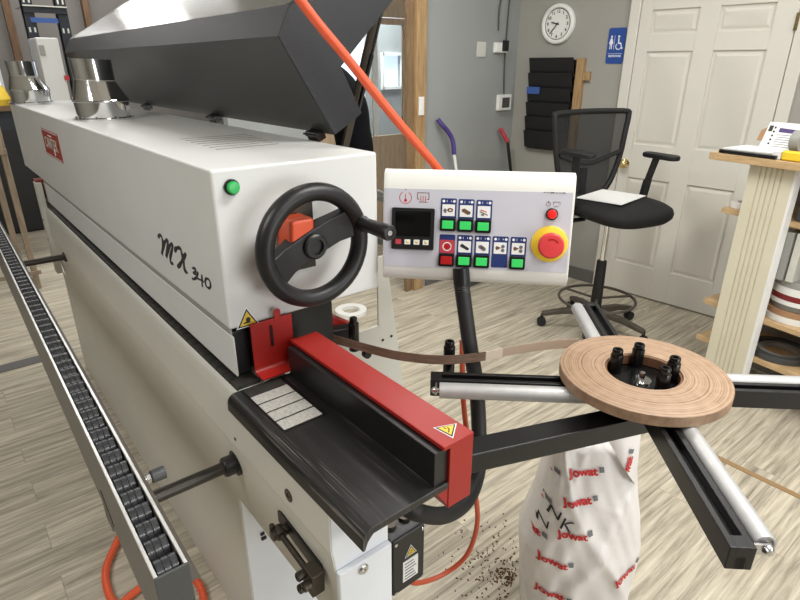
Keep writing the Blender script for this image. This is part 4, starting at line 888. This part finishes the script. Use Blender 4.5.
# ------------------------------------------------------------------ shelf stand on the right
SO = V((2.95, 1.02, 0)) + V((-0.151, -0.989, 0)) * -0.02; sw_ = V((-0.151, -0.989, 0)).normalized(); sv = V((0.989, -0.151, 0)).normalized()
def S(u, v, z): return SO + sw_ * u + sv * v + V((0, 0, z))
st = thing('shelf_stand', S(0.15, 0.2, 0), 'shelf stand with pale fluted front column and light wood top', 'shelf unit')
W_ = 0.198
prof = [(0, 0), (0, 0.045), (W_, 0.045), (W_, 0)]
g_ = []
for i in range(5):
    u = 0.052 + i * 0.0235; g_ = [(u + 0.0035, 0), (u, 0.006), (u - 0.0035, 0)] + g_
b = MB(); b.prism([(0, 0.045), (W_, 0.045), (W_, 0)] + g_ + [(0, 0)], S(0, 0, 0), sw_, sv, (0, 0, 1.182)); b.build('fluted_column', 'column', st)
b = MB(); b.obox(S(W_ + 0.006, 0.0225, 0.586), sw_ * 0.006, sv * 0.0225, V((0, 0, 0.59))); b.build('column_lit_side', 'colside', st)  # thin plate carrying the painted lit side of the column
def board(u0, u1, v0, v1, z, t, m_='ply', name='shelf'):
    b = MB(); b.obox(S((u0 + u1) / 2, (v0 + v1) / 2, z - t / 2), sw_ * (u1 - u0) / 2, sv * (v1 - v0) / 2, V((0, 0, t / 2))); return b.build(name, m_, st, bevel=0.002)
board(-0.175, 0.62, -0.055, 0.42, 1.215, 0.033, name='stand_top')
board(-0.115, 0.62, 0.047, 0.40, 0.944, 0.026)
board(-0.105, 0.62, 0.047, 0.40, 0.455, 0.026)
board(-0.10, 0.62, 0.047, 0.40, 0.245, 0.026)
b = MB(); b.obox(S(0.25, 0.41, 0.59), sw_ * 0.35, sv * 0.008, V((0, 0, 0.58))); b.build('back_board', 'greyplastic', st)
b = MB(); b.obox(S(0.612, 0.22, 0.59), sw_ * 0.008, sv * 0.17, V((0, 0, 0.58))); b.build('side_board', 'greyplastic', st)
def tape_roll(u, v, z, R_, r_, h, m_, label, name='edging_roll', grp='edging rolls kept on the shelf stand'):
    b = MB(); b.lathe([(r_, 0.0), (r_, h), (R_, h), (R_, 0)], S(u, v, z), n=40, close=True)
    return tag(b.build(name, m_, bevel=0.001), label, 'tape roll', grp)
tape_roll(-0.055, 0.13, 0.945, 0.06, 0.03, 0.028, 'whiteplastic', 'small white edging roll on the second shelf, left of the fluted column')
tape_roll(0.27, 0.22, 0.456, 0.15, 0.07, 0.03, 'whiteplastic', 'wide white edging roll, lowest of the stack right of the column')
tape_roll(0.27, 0.22, 0.487, 0.145, 0.07, 0.028, 'cardboard', 'tan edging roll second from the bottom of the stack right of the column')
tape_roll(0.27, 0.20, 0.516, 0.11, 0.06, 0.03, 'greyplastic', 'pale grey edging roll third up in the stack right of the column')
tape_roll(0.28, 0.22, 0.547, 0.15, 0.07, 0.022, 'whiteplastic', 'white edging roll below the maroon one in the stack')
tape_roll(0.28, 0.22, 0.570, 0.15, 0.07, 0.026, 'maroon', 'maroon edging roll in the middle of the stack')
tape_roll(0.28, 0.22, 0.597, 0.15, 0.07, 0.036, 'whiteplastic', 'white edging roll directly above the maroon one')
tape_roll(0.28, 0.22, 0.634, 0.15, 0.06, 0.03, 'greyplastic', 'grey edging roll on top of the stack')
tape_roll(0.25, 0.20, 0.246, 0.14, 0.105, 0.03, 'darkgrey', 'black open edging roll lying on the lowest shelf')
tape_roll(0.25, 0.20, 0.2465, 0.10, 0.07, 0.022, 'greyplastic', 'grey edging ring inside the black roll on the lowest shelf')
for u, v_, c_, lb in ((0.222, 0.10, 'greyplastic', 'mid grey binder standing directly right of the fluted column, above the roll stack'), (0.262, 0.11, 'plate', 'pale binder second from the fluted column, above the roll stack')):
    b = MB(); b.obox(S(u, v_, 0.664 + 0.115), sw_ * 0.016, sv * 0.05, V((0, 0, 0.115))); tag(b.build('binder', c_, bevel=0.002), lb, 'binder', 'binders on the shelf stand')
b = MB(); b.obox(S(0.265, 0.13, 0.985), sw_ * 0.05, sv * 0.06, V((0, 0, 0.04))); tag(b.build('small_box', 'darkgrey', bevel=0.004), 'dark box on the second shelf, right of the fluted column', 'box')
# things on the top
zt = 1.216
b = MB(); b.obox(S(-0.005, 0.05, zt + 0.009), sw_ * 0.13, sv * 0.10, V((0, 0, 0.008))); bn = tag(b.build('tablet', 'blackgloss', bevel=0.002), 'thin black tablet lying flat on the stand top', 'tablet')
b = MB(); b.obox(S(-0.005, 0.07, zt + 0.021), sw_ * 0.12 + sv * 0.01, sv * 0.10, V((0, 0, 0.003))); tag(b.build('paper_stack', 'paper'), 'stack of white sheets lying over the black tablet', 'papers')
fl_ = thing('leaflet', S(0.13, 0.13, zt + 0.025), 'white leaflet with purple heading propped upright on the stand top', 'leaflet')
lx = sw_; ly = (V((0, 0, 1)) + sv * 0.45).normalized()
LO = S(0.05, 0.10, zt + 0.026)
b = MB(); b.prism([(-0.085, 0), (0.085, 0), (0.085, 0.125), (-0.085, 0.125)], LO, lx, ly, lx.cross(ly) * -0.001); b.build('leaflet_sheet', 'paper', fl_)
nl = lx.cross(ly)
b = MB(); b.prism([(-0.03, 0.08), (0.08, 0.076), (0.08, 0.094), (-0.03, 0.1)], LO, lx, ly, nl * 0.0006); b.build('leaflet_heading', 'inkpurple', fl_)
b = MB()
for i in range(6): b.prism([(-0.03, 0.066 - 0.011 * i), (0.075, 0.066 - 0.011 * i), (0.075, 0.0685 - 0.011 * i), (-0.03, 0.0685 - 0.011 * i)], LO, lx, ly, nl * 0.0006)
b.build('leaflet_lines', 'inkgrey', fl_)
b = MB()
for i in range(5): b.prism([(-0.055, 0.095 - 0.019 * i), (-0.046, 0.095 - 0.019 * i), (-0.046, 0.104 - 0.019 * i), (-0.055, 0.104 - 0.019 * i)], LO, lx, ly, nl * 0.0006)
b.prism([(-0.078, 0.08), (-0.06, 0.08), (-0.06, 0.108), (-0.078, 0.108)], LO, lx, ly, nl * 0.0006)
b.build('leaflet_marks', 'inkblack', fl_)
b = MB(); b.prism([(-0.115, 0.03), (-0.08, 0.03), (-0.075, 0.10), (-0.09, 0.10), (-0.115, 0.08)], LO + sv * 0.012, lx, ly, sv * 0.004); tag(b.build('cardboard_piece', 'cardboard'), 'small brown cardboard piece standing behind the white leaflet', 'cardboard')
td = thing('tape_dispenser', S(0.255, 0.03, zt), 'yellow and white tape dispenser at the front of the stand top', 'tape dispenser')
b = MB(); b.prism(rrect(0.10, 0.045, 0.02), S(0.185, -0.015, zt), sw_, sv, (0, 0, 0.04)); b.build('dispenser_body', 'yellow', td, bevel=0.008)
b = MB(); b.obox(S(0.118, -0.015, zt + 0.018), sw_ * 0.018, sv * 0.018, V((0, 0, 0.018))); b.build('dispenser_nose', 'paper', td, bevel=0.003)
b = MB(); b.lathe([(0.02, -0.02), (0.045, -0.02), (0.045, 0.02), (0.02, 0.02)], S(0.145, 0.07, zt + 0.075), sw_, n=28, close=True); tag(b.build('tape_roll', 'greyplastic', bevel=0.002), 'grey adhesive tape roll standing on edge beside the leaflet', 'tape roll')

# ------------------------------------------------------------------ things on the walls
ck = thing('wall_clock', WP(2.52, 1.88), 'round white wall clock with black numerals on the grey wall', 'clock')
ez = -nn
b = MB(); b.lathe([(0.134, 0.0), (0.134, 0.022), (0.128, 0.03), (0.112, 0.032), (0.1025, 0.02), (0.0005, 0.02)], WP(2.52, 1.88, 0.001), ez, 48); b.build('clock_case', 'whiteplastic', ck, smooth=True)
b = MB(); b.lathe([(0.104, 0.0201), (0.104, 0.0225), (0.1, 0.0225), (0.1, 0.0201)], WP(2.52, 1.88, 0.001), ez, 48, close=True); b.build('clock_ring', 'inkblack', ck)
for h in range(1, 13):
    a = math.radians(90 - 30 * h)
    lettering(str(h), 0.03, WP(2.52 - 0.082 * math.cos(a), 1.88 + 0.082 * math.sin(a), 0.022), ex_w, (0, 0, 1), 'inkblack', ck, name='numeral', bold=0.0006)
for name, ang, l, t in (('hour_hand', 285, 0.052, 0.008), ('minute_hand', 222, 0.084, 0.006)):
    a = math.radians(90 - ang); dx, dz = math.cos(a), math.sin(a)
    b = MB(); b.prism([(-t / 2, -0.015), (t / 2, -0.015), (t / 2, l), (-t / 2, l)], WP(2.52, 1.88, 0.026 if name == 'hour_hand' else 0.028), ex_w * dz - V((0, 0, 1)) * dx, ex_w * dx + V((0, 0, 1)) * dz, -nn * 0.001); b.build(name, 'inkblack', ck)
sg = thing('restroom_sign', WP(2.055, 1.725), 'blue restroom sign with white symbols beside the white door', 'sign')
SX = 2.055
b = MB(); b.prism(rrect(0.125, 0.225, 0.012), WP(SX, 1.725, 0.001), ex_w, (0, 0, 1), -nn * 0.005); b.build('sign_plate', 'blueplaque', sg)
def sg_poly(polys, name='sign_symbol'):
    b = MB()
    for p in polys: b.prism(p, WP(SX, 1.74, 0.0062), ex_w, (0, 0, 1), -nn * 0.0006)
    b.build(name, 'inkwhite', sg)
sh = lambda p, x, y: [(a + x, c + y) for a, c in p]
sg_poly([sh(disc(0.007, 14), -0.036, 0.043), [(-0.042, 0.033), (-0.030, 0.033), (-0.020, 0.0), (-0.028, -0.002), (-0.028, -0.035), (-0.033, -0.035), (-0.033, -0.01), (-0.039, -0.01), (-0.039, -0.035), (-0.044, -0.035), (-0.044, -0.002), (-0.052, 0.0)],
         [(-0.0145, -0.04), (-0.0125, -0.04), (-0.0125, 0.05), (-0.0145, 0.05)],
         sh(disc(0.007, 14), 0.016, 0.043), [(0.012, 0.034), (0.019, 0.034), (0.022, 0.005), (0.036, 0.005), (0.046, -0.028), (0.05, -0.025), (0.054, -0.03), (0.043, -0.038), (0.031, -0.003), (0.014, -0.003)],
         arc(0.02, -0.018, 0.022, 130, 350, 18) + list(reversed(arc(0.02, -0.018, 0.017, 130, 350, 18)))])
lettering('RESTROOM', 0.017, WP(SX, 1.66, 0.0062), ex_w, (0, 0, 1), 'inkwhite', sg, bold=0.0004)
b = MB(); b.box(-SX - 0.05, -SX + 0.05, -0.0066, -0.0062, 1.675, 1.677); b.build('sign_line', 'inkwhite', sg, xf=WX)
# black file pockets with a wooden batten
fr = thing('file_holder', WP(2.5, 1.32), 'black tiered wall file holder hung on the grey wall beside the chair', 'file holder')
for i in range(6):
    z0 = 0.99 + i * 0.105
    b = MB(); b.prism([(0.012, z0), (0.055, z0 + 0.01), (0.085, z0 + 0.14), (0.078, z0 + 0.14), (0.05, z0 + 0.02), (0.012, z0 + 0.02)], WP(2.70, 0), -nn, (0, 0, 1), -dd * 0.375); b.build('pocket', 'blackplastic', fr, bevel=0.002)
b = MB(); wbox(b, 2.325, 2.70, 0.002, 0.014, 0.985, 1.64); b.build('back_panel', 'blackplastic', fr, xf=WX)
b = MB(); wbox(b, 2.58, 2.695, 0.086, 0.089, 1.40, 1.45); b.build('blue_label', 'tapeblue', fr, xf=WX)
b = MB(); wbox(b, 2.265, 2.322, 0.001, 0.04, 0.97, 1.65); bt_ = tag(b.build('wall_batten', 'pine', xf=WX, bevel=0.002), 'upright wooden batten on the wall, right of the black file holder', 'batten')
b = MB(); wbox(b, 2.215, 2.2645, 0.001, 0.03, 1.50, 1.56); tag(b.build('wood_block', 'pine', xf=WX, bevel=0.002), 'short wooden block on the wall, touching the upright batten', 'wood block')
def pbox(b, u0, u1, o0, o1, z0, z1): return b.box(u0, u1, -o1, -o0, z0, z1)
def PP(u, z, out=0.0): return PX @ V((u, -out, z))
# thermostat, control box with cables, light switch
th = thing('thermostat', PP(0.145, 1.33), 'white thermostat with grey screen on the wall near the corner', 'thermostat')
b = MB(); pbox(b, 0.07, 0.235, 0.001, 0.03, 1.272, 1.39); b.build('thermostat_case', 'whiteplastic', th, xf=PX, bevel=0.006)
b = MB(); pbox(b, 0.098, 0.192, 0.03, 0.032, 1.292, 1.368); b.build('thermostat_screen', 'darkgrey', th, xf=PX)
sn = thing('sensor_box', PP(0.24, 1.735), 'small white box with black front high on the wall, cables above it', 'wall box')
b = MB(); pbox(b, 0.18, 0.31, 0.001, 0.04, 1.69, 1.76); b.build('sensor_case', 'whiteplastic', sn, xf=PX, bevel=0.004)
b = MB(); pbox(b, 0.185, 0.25, 0.04, 0.055, 1.70, 1.775); b.build('sensor_front', 'black', sn, xf=PX, bevel=0.003)
for nm, p_ in (('black cable looping down to the small white box, left one', [PP(0.26, 2.9, 0.012), PP(0.245, 2.2, 0.012), PP(0.275, 1.98, 0.012), PP(0.27, 1.84, 0.012)]), ('black cable running past the white box to the thermostat, right one', [PP(0.13, 2.9, 0.012), PP(0.15, 2.2, 0.012), PP(0.165, 1.9, 0.012), PP(0.168, 1.6, 0.012), PP(0.15, 1.377, 0.012)])):
    b = MB(); b.tube(smooth_path(p_, 8), 0.005, 8); tag(b.build('wall_cable', 'darkgrey', smooth=True), nm, 'cable', 'cables on the grey wall')
b = MB(); pbox(b, 0.40, 0.50, 0.001, 0.006, 1.66, 1.76); tag(b.build('blank_plate', 'plate', xf=PX, bevel=0.001), 'pale square blanking plate on the wall left of the small white box', 'wall plate')
ls = thing('light_switch', PP(1.10, 1.345), 'white light switch on the pine post', 'light switch')
b = MB(); pbox(b, 1.072, 1.122, 0.026, 0.033, 1.285, 1.405); b.build('switch_plate', 'whiteplastic', ls, xf=PX, bevel=0.002)
b = MB(); pbox(b, 1.088, 1.106, 0.033, 0.037, 1.32, 1.37); b.build('switch_rocker', 'whiteplastic', ls, xf=PX)
# broom and brush against the partition
bm_ = thing('broom', PP(0.75, 0.0, 0.25), 'broom with bent purple grip leaning on the grey wall', 'broom')
q = [PP(0.93, 1.25, 0.03), PP(0.905, 1.21, 0.05), PP(0.855, 1.165, 0.06), PP(0.815, 1.10, 0.075), PP(0.81, 1.0, 0.09)]
b = MB(); b.tube(smooth_path(q, 6), 0.017, 10); b.build('grip', 'purple', bm_, smooth=True)
b = MB(); b.cyl(PP(0.81, 1.0, 0.09), PP(0.75, 0.12, 0.25), 0.011); b.build('pole', 'whiteplastic', bm_, smooth=True)
b = MB(); b.obox(PP(0.75, 0.07, 0.25), nn * 0.15, dd * 0.025, (0, 0, 0.06)); b.build('brush_head', 'darkgrey', bm_, bevel=0.008)
br_ = thing('dust_mop', PP(0.3, 0.0, 0.2), 'mop handle with red and black grip leaning near the room corner', 'mop')
b = MB(); b.cyl(PP(0.205, 1.135, 0.04), PP(0.14, 1.035, 0.07), 0.017); b.build('grip', 'redcard', br_, smooth=True)
b = MB(); b.cyl(PP(0.14, 1.035, 0.07), PP(0.09, 0.1, 0.25), 0.013); b.build('pole', 'black', br_, smooth=True)
b = MB(); b.obox(PP(0.11, 0.055, 0.25), nn * 0.08, dd * 0.03, (0, 0, 0.05)); b.build('mop_head', 'darkgrey', br_, bevel=0.008)
tr = MB(); tr.lathe([(0.06, 0), (0.06, 0.03), (0.11, 0.03), (0.11, 0)], (2.02, 3.02, 0.001), n=36, close=True); tag(tr.build('edging_roll', 'whiteplastic', bevel=0.002), 'white edging roll on the floor, seen through the bracket opening', 'tape roll')

# ------------------------------------------------------------------ far left background
b = MB(); b.box(0.93, 1.0, 7.44, 7.5, 0, 2.9); structure(b.build('trim_5', 'darkwood'))
b = MB(); b.box(1.66, 1.72, 7.40, 7.5, 0, 2.9); structure(b.build('trim_6', 'darkwood'))
b = MB(); b.box(0.62, 0.78, 7.46, 7.5, 1.3, 2.1); wn = structure(b.build('window_3', 'whiteplastic'))
b = MB(); b.box(0.65, 0.75, 7.455, 7.46, 1.34, 2.06); b.build('pane', 'daylight', parent=wn)
rk = thing('storage_rack', (1.15, 6.55, 0), 'dark slotted steel rack against the far wall behind the machine', 'rack')
for x in (1.0, 1.27):
    b = MB(); b.box(x - 0.045, x + 0.045, 6.5, 6.53, 0, 2.6); b.box(x - 0.045, x - 0.04, 6.5, 6.58, 0, 2.6); up = b.build('upright', 'rack', rk)
    for i in range(14, 26):
        for dx in (-0.018, 0.022):
            b = MB(); b.box(x + dx - 0.007, x + dx + 0.007, 6.4985, 6.5, 0.2 + i * 0.08, 0.24 + i * 0.08); b.build('slot', 'plate' if i % 3 == 0 else 'black', up)
b = MB(); b.box(0.96, 1.31, 6.48, 6.50, 2.04, 2.09); b.build('shelf_beam', 'rack', rk)
b = MB(); b.box(0.96, 1.31, 6.46, 6.9, 2.09, 2.10); b.build('shelf_board', 'plate', rk)
b = MB(); b.box(1.0, 1.22, 6.475, 6.48, 1.96, 2.0); b.build('tape_strip', 'tapeblue', rk)
cb = thing('machine_cabinet', (1.06, 6.2, 0), 'tall white cabinet with small red switch in the far background', 'cabinet')
b = MB(); b.box(0.93, 1.10, 6.0, 6.4, 0, 1.82); b.build('cabinet_body', 'white', cb, bevel=0.01)
b = MB(); b.box(0.94, 0.98, 5.99, 6.0, 1.68, 1.76); b.build('cabinet_latch', 'greyplastic', cb)
b = MB(); b.box(1.085, 1.12, 5.97, 6.0, 1.48, 1.52); b.build('cabinet_switch', 'redbtn', cb)
wbn = thing('workbench', (0.5, 5.9, 0), 'cluttered dark workbench with wooden top beyond the machine end', 'workbench')
b = MB(); b.box(-0.6, 0.72, 5.9, 6.5, 1.25, 1.29); b.build('bench_top', 'darkwood', wbn)
b = MB(); b.box(-0.6, 0.68, 5.95, 6.45, 1.10, 1.25); b.build('bench_apron', 'rack', wbn)
for x in (-0.5, 0.2):
    b = MB(); b.box(x - 0.04, x + 0.04, 5.95, 6.03, 0, 1.10); b.build('leg', 'darkwood', wbn)
b = MB(); b.box(0.35, 0.9, 6.85, 7.3, 0.0, 1.1); tag(b.build('storage_crate', 'black', bevel=0.02), 'tall black chest standing at the far wall behind the timber stand', 'chest')
pts = [(0.33, 5.92, 1.29), (0.33, 5.92, 1.33), (0.30, 5.92, 1.40), (0.22, 5.92, 1.42)]
b = MB(); b.lathe([(0.0005, 0), (0.11, 0.0), (0.13, 0.05), (0.10, 0.14), (0.05, 0.19), (0.0005, 0.2)], (0.52, 6.0, 1.291), n=20); tag(b.build('yellow_bundle', 'stickyel', smooth=True), 'yellow bundle lying on the far workbench', 'bundle')
# wooden trestle stand past the end of the machine
ts = thing('wooden_stand', (0.35, 5.0, 0), 'pale timber trestle stand with upright legs past the machine end', 'stand')
for x, y, z1 in ((0.41, 4.95, 1.22), (0.335, 4.95, 1.15), (0.10, 4.95, 1.15)):
    b = MB(); b.box(x - 0.02, x + 0.02, y - 0.02, y + 0.02, 0, z1); b.build('leg', 'pinepale', ts, bevel=0.003)
b = MB(); b.box(0.0, 0.43, 4.91, 4.93, 1.02, 1.06); b.build('rail', 'pinepale', ts)
b = MB(); b.box(0.0, 0.45, 4.91, 4.93, 0.12, 0.15); b.build('rail', 'pinepale', ts)

# printing on the bag (after the body exists)
for u, z, r, s_ in ((-0.045, 0.585, 0.14, 0.030), (-0.058, 0.505, 0.19, 0.030), (-0.066, 0.405, 0.18, 0.030), (-0.110, 0.305, 0.04, 0.030), (-0.150, 0.565, 0.05, 0.026), (-0.165, 0.47, 0.05, 0.026), (-0.172, 0.365, 0.0, 0.026), (-0.106, 0.185, 0.06, 0.030), (0.098, 0.268, 0.4, 0.030)):
    word(u, z, r, s_)
flapbvh = bmesh.new(); flapbvh.from_mesh(flap.data); flapbvh.transform(Matrix.Translation(BC)); bvh_body = bvh; bvh = BVHTree.FromBMesh(flapbvh); flapbvh.free()
word(0.062, 0.61, 1.25, 0.027); bvh = bvh_body
for t_, u, z, r, s_ in (('N', -0.112, 0.452, -0.25, 0.042), ('K', -0.082, 0.43, -0.3, 0.052), ('D', -0.142, 0.482, 0.2, 0.036), ('I', -0.150, 0.43, 0.15, 0.04), ('N', -0.135, 0.405, -0.1, 0.036)):
    on_bag(t_, s_, u, z, r, 'inkblack', bold=0.0002, name='handwriting')

# ------------------------------------------------------------------ light
def area(name, loc, size, power, color=(1, 0.985, 0.955), rot=(0, 0, 0), sy=None):
    l = bpy.data.lights.new(name, 'AREA'); l.energy = power; l.color = color; l.size = size
    if sy: l.shape = 'RECTANGLE'; l.size_y = sy
    o = bpy.data.objects.new(name, l); COL.objects.link(o); o.location = loc; o.rotation_euler = rot
    return o
for x, y, p in ((1.5, 0.1, 45), (2.6, -1.6, 36), (0.2, -1.6, 34), (1.7, 2.3, 40), (-1.6, 1.2, 44), (0.2, 4.6, 22), (3.1, 1.0, 11)):
    area('ceiling_lamp', (x, y, 2.86), 1.2, p, (1, 0.985, 0.955), sy=0.3)
area('front_fill', (1.6, -3.3, 1.1), 2.2, 54, (0.93, 0.97, 1.0), rot=(math.radians(90), 0, 0), sy=1.5)  # fill added behind the camera to brighten front faces; no window seen there
for x in (0.9, 1.5, 2.1): area('lid_streak_fill', (x, 6.3, 2.86), 0.14, 12, (1, 0.99, 0.97), sy=1.6)  # unseen strips added to give the lid window bright streaks
area('room_beyond_lamp', (3.6, 4.75, 2.8), 0.6, 100, (0.95, 0.98, 1))
wd = bpy.data.worlds.new('world'); SC.world = wd; wd.use_nodes = True
wd.node_tree.nodes['Background'].inputs[0].default_value = (0.85, 0.9, 1, 1); wd.node_tree.nodes['Background'].inputs[1].default_value = 0.4

# ------------------------------------------------------------------ camera
cd = bpy.data.cameras.new('camera'); cam = bpy.data.objects.new('camera', cd); COL.objects.link(cam)
cd.sensor_width = 36; cd.lens = 36 * 565.15 / 800; cd.clip_start = 0.02
cam.location = (0, 0, 1.6); cam.rotation_euler = (math.radians(90 - 22.528), 0, -math.radians(39.186))
SC.camera = cam
SC.view_settings.view_transform = 'Standard'
SC.view_settings.exposure = 0.0
